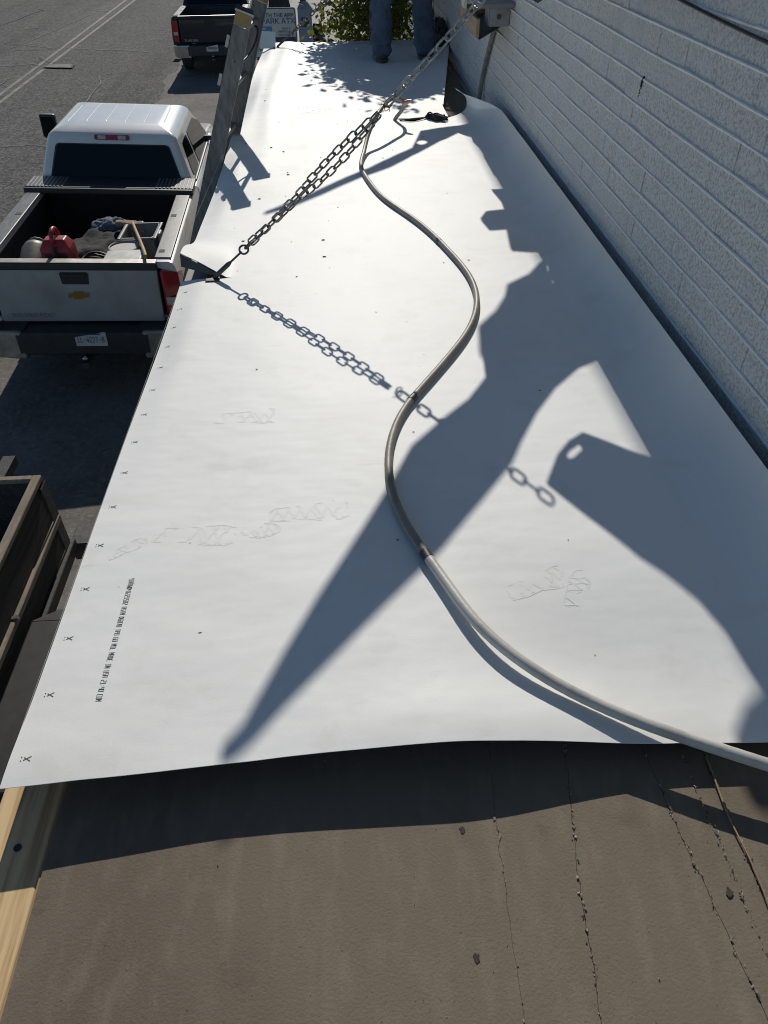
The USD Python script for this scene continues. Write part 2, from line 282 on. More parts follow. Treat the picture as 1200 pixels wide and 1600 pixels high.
M['sign_blue'] = mat('sign_blue', (0.06, 0.17, 0.36), (0.05, 0.15, 0.32), 8, 0.5)
M['sign_teal'] = mat('sign_teal', (0.06, 0.33, 0.50), (0.05, 0.28, 0.45), 3, 0.5)
M['kiosk_blue'] = mat('kiosk_blue', (0.16, 0.19, 0.27), (0.13, 0.155, 0.22), 4, 0.5)
M['bag'] = mat('bag', (0.012, 0.012, 0.014), (0.02, 0.02, 0.022), 9, 0.35, bump=(14, 0.03))
M['box_grey'] = mat('box_grey', (0.30, 0.31, 0.32), (0.22, 0.225, 0.23), 12, 0.5, metallic=0.3)
M['cabinet'] = mat('cabinet', (0.22, 0.22, 0.23), (0.16, 0.16, 0.17), 5, 0.5, metallic=0.3)
M['cardboard_white'] = mat('cardboard_white', (0.62, 0.60, 0.57), (0.5, 0.47, 0.43), 9, 0.8)
M['cable'] = mat('cable', (0.012, 0.014, 0.02), (0.02, 0.022, 0.03), 20, 0.5)
M['litter'] = mat('litter', (0.22, 0.17, 0.10), (0.05, 0.04, 0.03), 30, 0.9)
M['copper'] = mat('copper', (0.55, 0.25, 0.17), (0.6, 0.45, 0.4), 60, 0.4, metallic=0.5)

# ------------------------------------------------------------------ ground, road, pavement
ZG = -2.82
def sheet(pts, z, name, material, **k):
    m = trimesh.creation.triangulate_polygon(Polygon(pts), engine='earcut'); V = np.c_[m[0], np.full(len(m[0]), z)]
    F = np.array(m[1]); n = np.cross(V[F[:, 1]] - V[F[:, 0]], V[F[:, 2]] - V[F[:, 0]])[:, 2]
    F[n < 0] = F[n < 0][:, ::-1]
    return obj(name, trimesh.Trimesh(V, F, process=False), material, **k)
sheet([(-600, -300), (600, -300), (600, 900), (-600, 900)], ZG - 0.02, 'ground', M['concrete'], kind='structure')
kx = lambda y: -1.35 - 0.030 * (y - 7)                 # kerb line, the street turns slightly to the left
ragged = [(kx(y) - 2.62 + 0.10 * math.sin(1.9 * y) + rng.uniform(-0.07, 0.07), y) for y in np.arange(-14, 60, 0.33)]
road = [(-16.5, -20), (kx(-20) - 2.6, -20)] + ragged + [(kx(130) - 2.6, 130), (-21, 130)]
sheet([(-40, -20), (kx(-20) + 0.01, -20), (kx(130) + 0.01, 130), (-40, 130)], ZG - 0.004, 'parking_lane', M['concrete'], kind='structure')
sheet(road, ZG, 'road', M['asphalt'], kind='structure')
kerb = np.array([[-0.0, 0], [0.15, 0], [0.15, 0.13], [0.02, 0.13]])
kb = []
for (xo, ya, yb) in [(0, -20, 130)]:
    A, B = kx(ya), kx(yb)
    V = [(A + p[0], ya, ZG - 0.01 + p[1]) for p in kerb] + [(B + p[0], yb, ZG - 0.01 + p[1]) for p in kerb]
    kb.append(hull(V))
obj('kerb', cat_(*kb), M['kerb'], kind='structure')
sheet([(kx(-20) + 0.15, -20), (30, -20), (30, 130), (kx(130) + 0.15, 130)], ZG + 0.12, 'pavement', M['paver'], kind='structure')
sheet([(-40, -20), (-16.5, -20), (-21, 130), (-40, 130)], ZG + 0.004, 'far_pavement', M['concrete'], kind='structure')
def stripe(pts, w, z, name, material):
    P = np.array(pts); poly = LineString(P).buffer(w / 2, cap_style=2)
    ext = list(poly.exterior.coords)[:-1]
    return sheet(ext, z, name, material, kind='structure')
for q in (((0, 148), (197, 0)), ((0, 160), (211, 0))):
    a, b = on_z(*q[0], ZG), on_z(*q[1], ZG); d = (b - a)
    stripe([(a - 0.6 * d)[:2], (b + 1.2 * d)[:2]], 0.11, ZG + 0.004, 'road_centre_line', M['road_paint'])
def wander(a, b, n, amp, seed):
    r = np.random.default_rng(seed); t = np.linspace(0, 1, n)[:, None]; P = a[:2] * (1 - t) + b[:2] * t
    P[1:-1] += np.cumsum(r.normal(0, amp, (n - 2, 2)), 0) * 0.6; return P
for i, (p, q, w, mt) in enumerate([((20, 78), (80, 78), 0.05, 'crack_light'), ((15, 77), (150, 20), 0.05, 'crack_light'), ((0, 66), (90, 76), 0.05, 'crack_light'), ((25, 78), (95, 76), 0.06, 'crack_dark'), ((110, 76), (235, 82), 0.06, 'crack_light'),
                               ((230, 46), (275, 48), 0.05, 'crack_light'), ((0, 51), (60, 45), 0.05, 'crack_light'), ((135, 160), (172, 115), 0.05, 'crack_light'), ((0, 228), (75, 230), 0.035, 'crack_light'), ((0, 104), (60, 103), 0.05, 'crack_light'), ((0, 135), (22, 122), 0.05, 'crack_light'),
                               ((150, 18), (165, 17), 0.06, 'crack_light'), ((270, 12), (290, 5), 0.05, 'crack_light'), ((0, 40), (60, 14), 0.06, 'crack_dark'), ((60, 90), (115, 108), 0.04, 'crack_dark')]):
    stripe(wander(on_z(*p, ZG), on_z(*q, ZG), 14, 0.05, i), w * 0.6, ZG + 0.008 + 0.001 * i, 'road_crack', M[mt])
hatch = [on_z(*q, ZG)[:2] for q in ((76, 101), (118, 102), (113, 108), (66, 107))]
sheet(hatch, ZG + 0.028, 'road_patch', M['crack_dark'], kind='structure')
sheet([tuple(np.mean(hatch, 0) + 0.86 * (np.array(h) - np.mean(hatch, 0))) for h in hatch], ZG + 0.032, 'road_patch', M['crack_light'], kind='structure')

# ------------------------------------------------------------------ wall
XW = 1.13; JZ, JP = 0.1327, 0.08546; BL_ = 0.2502
wall = thing('brick_wall', 'grey painted rough brick wall with raised mortar joints along the canopy', 'wall', (XW, 0, 0))
obj('backing', cat_(bx(0.004, 0.25, -3.0, 16.0, ZG, 6.6)), M['wall_paint'], wall)
cand = []
for k in range(-4, 20):
    z0 = JZ + JP * k; y0 = (2.2532 if k % 2 else 2.1281)
    for j in range(-14, 54):
        ya = y0 + BL_ * j
        if ya < -2.5 or ya > 15.2: continue
        c = np.array([XW, ya + 0.125, z0 + 0.043]) - [0, 0, CAM_H]; dep = c @ CF
        if dep < 0.3: cand.append((0, ya, z0)); continue
        u, v = 600 + FPX * (c @ CR) / dep, 800 - FPX * (c @ CU) / dep
        vis = -40 < u < 1290 and -70 < v < 1640
        cand.append(((1 / dep ** 2) if vis else 0, ya, z0))
cand.sort(key=lambda c: -c[0])
def brick(ya, z0):
    x = rng.normal(0, 0.0012); t = rng.normal(0, 0.0008, 4)
    m = cbox(x - 0.002, 0.006, ya + 0.0003, ya + BL_ - 0.0003, z0 + 0.002, z0 + JP - 0.002, 0.0016)
    return m
for w_, ya, z0 in cand[:300]:
    obj('brick', brick(ya, z0), M['wall_paint'], wall)
obj('brick_courses', cat_(*[brick(ya, z0) for w_, ya, z0 in cand[300:]]), M['wall_paint'], wall, kind='stuff')
for k in range(-4, 21):
    z0 = JZ + JP * k; ys = np.arange(-1.0, 15.2, 0.03); s = k * 13.7
    q = np.c_[ys * 2.0, np.full(len(ys), s), np.zeros(len(ys))]
    f = meshkit.fbm(q * [6, 1, 1], 3, k); g = meshkit.fbm(q * [1.2, 1, 1], 3, k + 40)
    P = np.c_[-0.001 - 0.005 * f, ys, z0 + 0.009 * (g - 0.5) + 0.004 * (f - 0.5)]
    r = 0.0034 + 0.0034 * f
    obj('mortar_bead', tube(P, r, 6), M['wall_bead'], wall, smooth=True)
# dark drip stain hole in the wall face
dr = []
for i, t in enumerate(np.linspace(0, 1, 9)):
    dr.append(trimesh.creation.icosphere(1, radius=0.008 * (1 - 0.75 * t) * rng.uniform(0.6, 1.2)).apply_translation((-0.004, 2.9492 + 0.016 * t + rng.normal(0, 0.003), 0.7338 - 0.07 * t)))
obj('tar_drip', cat_(*dr), M['cable'], wall)

# ------------------------------------------------------------------ canopy deck
canopy = thing('awning_deck', 'flat awning deck of brown cover boards under the white sheet', 'awning', (0, 0, 0))
ZB = -0.078
seam_px = [[(765, 1180), (772, 1260), (790, 1400), (820, 1600)], [(885, 1170), (893, 1280), (912, 1430), (945, 1600)], [(1035, 1225), (1060, 1310), (1110, 1395), (1185, 1560)],
           [(1080, 1215), (1110, 1280), (1150, 1370), (1200, 1500)], [(1105, 1185), (1140, 1275), (1165, 1320), (1200, 1415)]]
seams = []
for s in seam_px:
    g = np.array([on_z(*q, ZB)[:2] for q in s])
    c = np.polyfit(g[:, 1], g[:, 0], 1)
    ys = np.linspace(-0.4, 1.0, 60); base = np.polyval(c, ys)
    kn = np.interp(ys, g[::-1, 1], g[::-1, 0], left=None, right=None)
    xs = np.where((ys >= g[:, 1].min()) & (ys <= g[:, 1].max()), kn, base)
    xs = np.convolve(np.pad(xs, 4, mode='edge'), np.ones(9) / 9, 'valid')
    seams.append((xs + 0.0015 * rng.normal(0, 1, 60), ys))
edges = [(np.full(60, -0.612), seams[0][1])] + seams + [(np.full(60, 1.06), seams[0][1])]
gaps = [0, 0.0003, 0.0005, 0.0006, 0.0005, 0.0011, 0]
for i in range(6):
    (xa, ys), (xb, _) = edges[i], edges[i + 1]
    ga, gb = gaps[i], gaps[i + 1]
    top = np.r_[np.c_[xa + ga, ys], np.c_[xb - gb, ys][::-1]]
    m = trimesh.creation.extrude_polygon(Polygon(top).buffer(0), 0.02, engine='earcut'); m.apply_translation((0, 0, ZB - 0.02 - (0.0015 if i in (4,) else 0) - 0.0006 * i))
    obj('cover_board', m, M['board'], canopy)
obj('cover_board', bx(-0.612, 1.06, 1.003, 8.62, ZB - 0.022, ZB - 0.002), M['board'], canopy)
obj('deck_frame', cat_(bx(-0.600, 1.08, -0.42, 8.63, ZB - 0.16, ZB - 0.026)), M['board_dark'], canopy)
obj('edge_board', rbox(-0.745, -0.622, -0.42, 1.30, ZB - 0.060, ZB - 0.014, 0.006), M['lumber'], canopy, smooth=40, label='new pale pine board along the outer edge of the deck')
obj('fascia', bx(-0.735, -0.622, 1.303, 8.66, ZB - 0.16, ZB - 0.02), M['black_plastic'], canopy)
obj('gutter_strip', bx(-0.618, -0.606, -0.42, 8.66, ZB - 0.11, ZB - 0.006), M['plywood'], canopy)
hole = on_z(28, 1325, ZB - 0.0145)
obj('bolt_hole', trimesh.creation.cylinder(0.0075, 0.003, sections=16).apply_translation((hole[0], hole[1], ZB - 0.0135)), M['cable'], canopy)
cr = []
for i, (xs, ys) in enumerate(seams):
    ncr = (170, 230, 230, 240, 160)[i]; sz = (0.0011, 0.0015, 0.0020, 0.0016, 0.0015)[i]
    for j in range(ncr):
        t = rng.uniform(0, 59); k = int(t); y = np.interp(t, np.arange(60), ys); x = np.interp(t, np.arange(60), xs) + rng.normal(0, 0.0022)
        s = sz * rng.lognormal(0, 0.45)
        P = rng.normal(0, 1, (7, 3)); P /= np.linalg.norm(P, axis=1, keepdims=True)
        P *= np.array([s * 1.0, s * 1.7, s * 0.8]) * rng.uniform(0.7, 1.2, (7, 1))
        cr.append(hull(P + [x, y, ZB + s * 0.3]))
for j in range(420):
    x, y = rng.uniform(-0.6, 1.0), rng.uniform(0.0, 0.85); s = 0.0007 * rng.lognormal(0, 0.5)
    P = rng.normal(0, 1, (6, 3)); P /= np.linalg.norm(P, axis=1, keepdims=True); cr.append(hull(P * s + [x, y, ZB + s * 0.4]))
g5 = [on_z(u, v, ZB + 0.004) for u, v in ((1103, 1183), (1122, 1232), (1143, 1285), (1168, 1335), (1200, 1412), (1230, 1490))]
obj('lit_edge_strip', tube(spline(g5, 40), np.linspace(0.0022, 0.0014, 40), 5), M['plywood'], canopy, smooth=True)  # pale strip added along the seam, stands for its sunlit edge
obj('seam_debris', cat_(*cr), M['crumb'], canopy, kind='stuff')
for u, v in ((722, 1297), (745, 1497), (1140, 1395)):
    g = on_z(u, v, ZB); lp = []
    for a in np.linspace(0, 2 * np.pi, 11)[:-1]:
        lp.append((g[0] + rng.uniform(0.0015, 0.0065) * math.cos(a), g[1] + rng.uniform(0.002, 0.010) * math.sin(a)))
    obj('dead_leaf', trimesh.creation.extrude_polygon(Polygon(lp).buffer(0.001), 0.0006, engine='earcut').apply_translation((0, 0, ZB + 0.0007)), M['board_dark'], canopy)

# ------------------------------------------------------------------ roofing sheet
def S(x, a, b): t = np.clip((x - a) / (b - a), 0, 1); return t * t * (3 - 2 * t)
def ripple(x, y):
    p = np.stack([x * 1.7, y * 0.9, np.zeros_like(x)], -1)
    z = 0.010 * (meshkit.fbm(p, 3, 5) - 0.5)
    q = np.stack([x * 3.0, y * 9.0, np.zeros_like(x)], -1)
    z = z + 0.009 * S(y, 3.0, 6.0) * (meshkit.fbm(q, 4, 9) - 0.5)
    z = z + 0.011 * S(y, 4.2, 6.0) * np.exp(-((x + 0.47 - 0.02 * np.sin(1.7 * y)) / 0.07) ** 2)          # long ridge near the outer edge
    z = z - 0.028 * S(-x, 0.60, 0.71) * (0.55 + 0.45 * np.sin(3.1 * y + 0.6))* S(y, 1.2, 3.4)                 # outer edge droops
    z = z - 0.034 * S(x, 0.15, 0.62) * (1 - S(y, 0.80, 1.35))
    z = z + 0.006 * np.exp(-((y - 0.77) / 0.10) ** 2) * (1 + np.sin(5 * x))
    return z
END = np.array([(0.78, 0.0), (0.86, 0.001), (0.915, 0.010), (0.945, 0.034), (0.945, 0.064), (0.920, 0.092), (0.880, 0.106)])
_e = spline(END, 200); _e = _e[np.linspace(0, 199, 24).astype(int)]
LP = spline([(0.78, 0.0), (0.88, 0.001), (0.945, 0.013), (1.005, 0.044), (1.045, 0.085), (1.070, 0.141)], 90); LT = np.linspace(0, 1, 90)
def lip(t, y):
    """Right-hand margin of the sheet: t 0..1 across, from x 0.78 to the free edge turned up beside the wall."""
    x = np.interp(t, LT, LP[:, 0]); z = np.interp(t, LT, LP[:, 1])
    ex = np.interp(t, np.linspace(0, 1, 24), _e[:, 0]); ez = np.interp(t, np.linspace(0, 1, 24), _e[:, 1])
    k = S(y, 5.05, 5.6) * np.clip(t * 1.6, 0, 1); kk = np.where(t > 0, k, 0)
    return x * (1 - kk) + ex * kk, z * (1 - kk) + ez * kk
def grid_mesh(X, Y, Z):
    n, m = X.shape; V = np.c_[X.ravel(), Y.ravel(), Z.ravel()]
    i = np.arange(n * m).reshape(n, m); a, b, c, d = i[:-1, :-1].ravel(), i[:-1, 1:].ravel(), i[1:, 1:].ravel(), i[1:, :-1].ravel()
    return V, np.r_[np.c_[a, b, c], np.c_[a, c, d]], (n, m)
def thick(V, F, shape, t=0.0018):
    n, m = shape; N = len(V); G = V.reshape(n, m, 3); nn = np.cross(np.gradient(G, axis=1), np.gradient(G, axis=0)); nn /= np.maximum(np.linalg.norm(nn, axis=2, keepdims=True), 1e-12); nn = nn.reshape(-1, 3); V2 = V - nn * t; i = np.arange(N).reshape(n, m)
    loop = np.r_[i[0, :], i[1:, -1], i[-1, -2::-1], i[-2:0, 0]]; nx = np.roll(loop, -1)
    side = np.r_[np.c_[loop, loop + N, nx + N], np.c_[loop, nx + N, nx]]
    return np.r_[V, V2], F, np.r_[F[:, ::-1] + N], side
XF = np.r_[np.linspace(-0.70, 0.78, 62)]
NL = 28
from scipy.interpolate import CubicSpline
FE = CubicSpline([-0.72, -0.29, 0.10, 0.55, 0.81, 1.2], [0.712, 0.741, 0.757, 0.748, 0.738, 0.72])
def rows(ys, piece):
    out = []
    for y in ys:
        x = XF.copy(); yy = np.full_like(x, y); tl = np.linspace(0, 1, NL)[1:]
        if piece == 'far':
            xr = 0.79 if y < 5.98 else 0.82 + (y - 6.12) * 0.148
            x = np.linspace(-0.70, xr, len(XF) + NL - 1); yy = np.full_like(x, y); z = ripple(x, yy) + 0.03 * S(x, 0.86, 1.12) * S(y, 6.4, 7.4)
        else:
            lx, lz = lip(tl, np.full_like(tl, y)); x = np.r_[x, lx]; yy = np.full_like(x, y); z = ripple(x, yy); z[len(XF):] += lz
        if piece == 'mid':
            yy = yy + 0.36 * np.r_[np.zeros(len(XF)), tl] ** 1.2 * S(yy, 4.9, 5.6)
            fr_ = np.clip((-x - 0.50) / 0.20, 0, 1); dec = 1 - S(yy, 3.02, 3.50); z = z + 0.090 * fr_ * dec; yy = yy + 0.085 * fr_ * dec
        if piece == 'near':
            f = FE(x) + 0.0025 * (meshkit.fbm(np.stack([x * 9, 0 * x, 0 * x], -1), 2, 3) - 0.5)
            yy = np.where(y < 1.2, f + (y - 0.72) / 0.48 * (1.2 - f), y)
            z = z + 0.004 * S(-x, 0.2, 0.7) * (1 - S(yy, 0.7, 1.3))
        if piece == 'mid' and y > 5.45:
            w = np.clip((x - 0.41) / 0.22, 0, 1); yy = yy - 0.045 * np.sin(np.pi * w) * S(y, 5.45, 5.6); z = z - 0.010 * np.sin(np.pi * w) * S(y, 5.45, 5.6)
        out.append((x, yy, z))
    return [np.array(a) for a in zip(*out)]
pieces = [('near', np.r_[np.linspace(0.72, 1.2, 20), np.linspace(1.2, 3.02, 56)[1:]]), ('mid', np.r_[np.linspace(3.02, 3.5, 24), np.linspace(3.5, 5.6, 60)[1:]]), ('far', np.r_[np.linspace(5.6, 5.975, 14), np.linspace(5.985, 8.70, 78)])]
membrane = thing('roofing_sheet', 'large white roofing sheet rolled out over the awning deck', 'roofing sheet', (0, 0, 0))
TV, TF, UV_, UF, n0 = [], [], [], [], 0
for nm, ys in pieces:
    X, Y, Z = rows(ys, nm); V, F, sh = grid_mesh(X, Y, Z); V2, Ft, Fb, Fs = thick(V, F, sh)
    yc = V2[Fs][:, :, 1]; xc = V2[Fs][:, :, 0]
    seam = ((np.abs(yc - 3.02) < 1e-6).all(1) & (xc > -0.5).all(1)) | ((np.abs(yc - 5.6) < 1e-6).all(1) & ((xc < 0.40).all(1) | ((xc > 0.635) & (xc < 0.76)).all(1)))
    Fs = Fs[~seam]
    TV.append(V2); TF += [Ft + n0, Fs + n0]; UF.append(Fb + n0); n0 += len(V2)
TV = np.vstack(TV); TF = np.vstack(TF); UF = np.vstack(UF)
def weld(V, F):
    k = np.round(V, 5); _, first, inv = np.unique(k, axis=0, return_index=True, return_inverse=True); inv = inv.ravel()
    free = (np.abs(V[:, 1] - 3.02) < 1e-6) & (V[:, 0] < -0.5); inv = inv.copy()
    n = len(first); ids = np.where(free)[0]; inv[ids] = n + np.arange(len(ids))
    VV = np.r_[V[first], V[ids]]; return trimesh.Trimesh(VV, inv[F], process=False)
obj('sheet', weld(TV, TF), M['tpo'], membrane, smooth=60)
u_ids, inv = np.unique(UF, return_inverse=True)
obj('underside', trimesh.Trimesh(TV[u_ids], inv.reshape(-1, 3), process=False), M['tpo_back'], membrane, smooth=60)
from scipy.spatial import cKDTree
_top = np.vstack([np.c_[r[0].ravel(), r[1].ravel(), r[2].ravel()] for r in [rows(ys, nm) for nm, ys in pieces]])
_tree = cKDTree(_top[:, :2])
def zs(x, y):
    d, i = _tree.query([x, y], 4); w = 1 / (d + 1e-4); return float((w * _top[i, 2]).sum() / w.sum())
def drape(m, lift):
    V = np.array(m.vertices); d, i = _tree.query(V[:, :2], 4); w = 1 / (d + 1e-4); V[:, 2] += (w * _top[i, 2]).sum(1) / w.sum(1) + lift; m.vertices = V; return m
wv = np.array([(-0.505, 3.018, -0.003), (-0.703, 3.105, 0.078), (-0.703, 3.083, 0.030)])
obj('folded_edge', hull(np.r_[wv, wv + [0, 0.003, -0.001]]), M['tpo_under'], membrane, label='black underside of the slit edge at the near chain anchor')
# flap turned up at the far outer corner
fl = []
for t in np.linspace(0, 1, 10):
    for s in np.linspace(0, 1, 8):
        fl.append((-0.725 + 0.155 * s + 0.004 * t, 8.40 + 0.012 * math.sin(3 * s) + 0.115 * t, -0.004 + 0.132 * t - 0.010 * s * t))
fi = np.arange(80).reshape(10, 8); V, F, sh = grid_mesh(*[np.array(fl)[:, k].reshape(10, 8) for k in range(3)]); N = len(V)
V2 = np.r_[V, V + [0, 0.002, 0]]
_, _, _, side = thick(V, F, sh)
obj('corner_flap', trimesh.Trimesh(V2, np.r_[F, F[:, ::-1] + N, side], process=False), M['tpo'], membrane, smooth=50)
# print on the sheet
GL = {'0': '00 02 22 20 00', '1': '02 12|12 10|00 20', '2': '02 22 21 01 00 20', '4': '02 01 21|22 20', '5': '22 02 01 21 20 00', '6': '22 02 00 20 21 01', '7': '02 22 10', '8': '00 02 22 20 00|01 21', '9': '21 01 02 22 20 00', ':': '1a 1b|1c 1d',
      'A': '00 02 22 20|01 21', 'C': '22 02 00 20', 'D': '00 02 12 21 10 00', 'E': '22 02 00 20|01 11', 'I': '02 22|12 10|00 20', 'L': '02 00 20', 'M': '00 02 11 22 20', 'N': '00 02 20 22', 'O': '00 02 22 20 00', 'P': '00 02 22 21 01', 'S': '22 02 01 21 20 00', 'T': '02 22|12 10', 'U': '02 00 20 22', 'W': '02 00 11 20 22'}
def stroke_text(text, h, adv, w):
    out = None; ROW = {'0': 0.0, '1': 0.5, '2': 1.0, 'a': 0.22, 'b': 0.30, 'c': 0.66, 'd': 0.74}
    for k, ch in enumerate(text):
        if ch == ' ': continue
        for part in GL[ch].split('|'):
            P = [(k * adv + int(q[0]) * adv * 0.36, h * ROW[q[1]]) for q in part.split()]
            b = LineString(P).buffer(w / 2, cap_style=2, join_style=2); out = b if out is None else out.union(b)
    m = trimesh.util.concatenate([trimesh.creation.extrude_polygon(g, 0.0003, engine='earcut') for g in getattr(out, 'geoms', [out])]); return m
t = stroke_text('91AAWD41221582 ASTM D6878 TPO 60 MIL MADE IN USA 21:40 COM', 0.0115, 0.357 / 58, 0.0009)
V = np.array(t.vertices); t.vertices = np.c_[-0.566 + V[:, 1], 1.257 - V[:, 0], V[:, 2]]
obj('printed_lettering', drape(t, 0.0004), M['faint_ink'], membrane)
def fastener_mark(x, y):
    parts = []
    for a in (0.55, -0.55):
        p = affinity.rotate(sbox(-0.009, -0.0009, 0.007, 0.0009), math.degrees(a), origin=(-0.003, 0)); parts.append(p)
    g = parts[0].union(parts[1]).union(Point(-0.013, 0.004).buffer(0.0012)).union(Point(-0.013, -0.004).buffer(0.0012))
    m = trimesh.util.concatenate([trimesh.creation.extrude_polygon(q, 0.0003, engine='earcut') for q in getattr(g, 'geoms', [g])])
    m.apply_translation((x, y, 0)); return drape(m, 0.0004)
for i in range(15):
    obj('fastener_mark', fastener_mark(-0.664, 0.772 + 0.1525 * i), M['ink'], membrane)
# boot prints: worn outlines and tread lines
def boot_print(u, v, ang, L=0.27, seed=0, part=(0.0, 1.0)):
    """Worn sole print: tread bars inside a sole outline, partly missing."""
    r = np.random.default_rng(seed); c = on_z(u, v)
    sole = Polygon([(0, -0.030), (0.06, -0.036), (0.11, -0.030), (0.17, -0.046), (0.22, -0.044), (0.262, -0.022), (0.27, 0.004), (0.25, 0.034), (0.20, 0.048), (0.14, 0.038), (0.08, 0.034), (0.02, 0.032), (-0.004, 0.012)])
    rim = sole.difference(sole.buffer(-0.0045)); g = []
    k = -0.02
    while k < 0.30:
        b = sbox(k, -0.06, k + 0.0075, 0.06); g.append(affinity.rotate(b, 24 if int(k * 60) % 2 else -24, origin=(k, 0))); k += 0.017
    bars = Polygon()
    for b in g: bars = bars.union(b.intersection(sole.buffer(-0.007)))
    shape = rim.union(bars)
    for _ in range(9): shape = shape.difference(Point(r.uniform(0, 0.27), r.uniform(-0.05, 0.05)).buffer(r.uniform(0.012, 0.03)))
    shape = shape.intersection(sbox(part[0] * 0.27, -0.1, part[1] * 0.27 + 0.001, 0.1))
    shape = affinity.translate(affinity.rotate(affinity.scale(shape, L / 0.27, L / 0.27, origin=(0, 0)), ang, origin=(0, 0)), c[0], c[1])
    ms = [trimesh.creation.extrude_polygon(q, 0.00015, engine='earcut') for q in getattr(shape, 'geoms', [shape]) if q.area > 2e-6]
    m = trimesh.util.concatenate(ms); up = m.face_normals[:, 2] > 0.5; m = trimesh.Trimesh(m.vertices, m.faces[up], process=False); m.remove_unreferenced_vertices()
    return drape(m, 0.0002)
for k, (u, v, a, L, p) in enumerate([(168, 872, 35, 0.11, (0.0, 1.0)), (240, 836, -4, 0.24, (0.0, 1.0)), (345, 838, 8, 0.16, (0.3, 1.0)), (888, 958, 62, 0.16, (0.2, 1)), (795, 925, 20, 0.20, (0, 0.8)), (420, 805, 3, 0.24, (0, 0.9)), (470, 178, 8, 0.28, (0, 1)), (335, 655, 2, 0.24, (0, 0.8)), (520, 170, 170, 0.27, (0, 1))]):
    obj('boot_print', boot_print(u, v, a, L, k, p), M['scuff'], membrane)
cr = []
for j in range(70):
    x, y = rng.uniform(-0.6, 0.7), rng.uniform(0.8, 7.4); s = (0.0012 + 0.0008 * y / 2) * rng.lognormal(0, 0.4)
    P = rng.normal(0, 1, (6, 3)); P /= np.linalg.norm(P, axis=1, keepdims=True); cr.append(hull(P * [s * rng.uniform(1, 2.2), s, s * 0.5] + [x, y, zs(x, y) + s * 0.4]))
for u, v in ((405, 312), (507, 401), (414, 160), (443, 238), (424, 232), (380, 377), (450, 274), (505, 375)):
    g = on_z(u, v); s = 0.006
    P = rng.normal(0, 1, (8, 3)); P /= np.linalg.norm(P, axis=1, keepdims=True); cr.append(hull(P * [s * 1.9, s, s * 0.5] + [g[0], g[1], zs(g[0], g[1]) + 0.002]))
obj('blown_specks', cat_(*cr), M['litter'], kind='stuff', label='small dark specks of leaf litter on the white sheet')

# ------------------------------------------------------------------ grey conduit hose snaking over the sheet
hose = thing('flexible_conduit', 'long grey flexible conduit snaking over the white sheet and out of its slit', 'conduit', (0, 0, 0))
HR = 0.0125
hp = [(1.02, 0.56, -0.03), (0.90, 0.615, -0.015), (0.79, 0.666, -0.008), (0.674, 0.722, -0.005), (0.563, 0.780, -0.004), (0.450, 0.855, 0.004), (0.335, 0.966, 0.017), (0.265, 1.072, 0.021), (0.219, 1.181, 0.019), (0.175, 1.294, 0.017), (0.122, 1.458, 0.012), (0.104, 1.627, 0.012), (0.12, 1.783, 0.012),
      (0.176, 1.955, 0.012), (0.263, 2.112, 0.012), (0.368, 2.291, 0.012), (0.474, 2.503, 0.012), (0.533, 2.718, 0.013), (0.54, 2.933, 0.013), (0.487, 3.228, 0.013), (0.371, 3.625, 0.013), (0.232, 3.966, 0.014), (0.158, 4.292, 0.014), (0.132, 4.56, 0.016)]
def lifted(p):   # keep the point on its line of sight while raising it
    c = np.array([0, 0, CAM_H]); g = np.array([p[0], p[1], 0.0]); z = p[2]
    q = c + (g - c) * ((CAM_H - z) / CAM_H); return q
hp = [lifted(p) for p in hp]
def at_y(u, v, y):
    d = ray(u, v); return np.array([0, 0, CAM_H]) + d * (y / d[1])
def at_x(u, v, x):
    d = ray(u, v); return np.array([0, 0, CAM_H]) + d * (x / d[0])
hp += [at_y(569, 236, 4.72), at_y(575, 212, 4.88), at_y(588, 183, 5.05), at_y(601, 163, 5.20), at_y(614, 154, 5.32), at_y(626, 155, 5.40), at_y(631, 163, 5.45), at_y(626, 175, 5.50), at_y(618, 185, 5.545), at_y(616, 190, 5.56) + [0, 0, -0.05]]
hs = spline(hp, 420)
def ribbed(P, r):
    k = np.arange(len(P)); return tube(P, r * (1 + 0.012 * np.cos(k * np.pi)), 14)
cut = int(np.argmin(np.linalg.norm(hs - lifted((0.178, 1.288, 0.017)), axis=1)))
obj('clean_length', ribbed(hs[:cut + 1], HR * 1.06), M['conduit_clean'], hose, smooth=50, label='paler cleaner near end of the conduit')
obj('tube', ribbed(hs[cut:], HR), M['conduit'], hose, smooth=50)
for uu, rr, ln in ((cut, HR * 1.13, 3), (int(np.argmin(np.linalg.norm(hs - lifted((0.205, 2.01, 0.012)), axis=1))), HR * 1.10, 3), (int(np.argmin(np.linalg.norm(hs - lifted((0.455, 3.36, 0.013)), axis=1))), HR * 1.07, 3)):
    obj('tape_band', tube(hs[uu - ln // 2:uu + ln - ln // 2], rr, 14), M['black_plastic'], hose, smooth=50)
tip = at_y(630, 160, 5.42)
obj('copper_end', tube([tip + [0, 0, -0.01], tip + [0.03, -0.01, 0.006], tip + [0.055, -0.015, 0.012]], [0.016, 0.014, 0.006], 10), M['copper'], hose, smooth=40)
rag = thing('frayed_cable', 'black frayed cable end lying in the slit of the white sheet', 'cable', (0.62, 5.58, 0.0))
obj('cable', tube(spline([(-0.18, -0.03, 0.002), (-0.08, -0.02, 0.006), (0.02, 0.0, 0.008)], 14), 0.006, 8), M['cable'], rag, smooth=40)
st = []
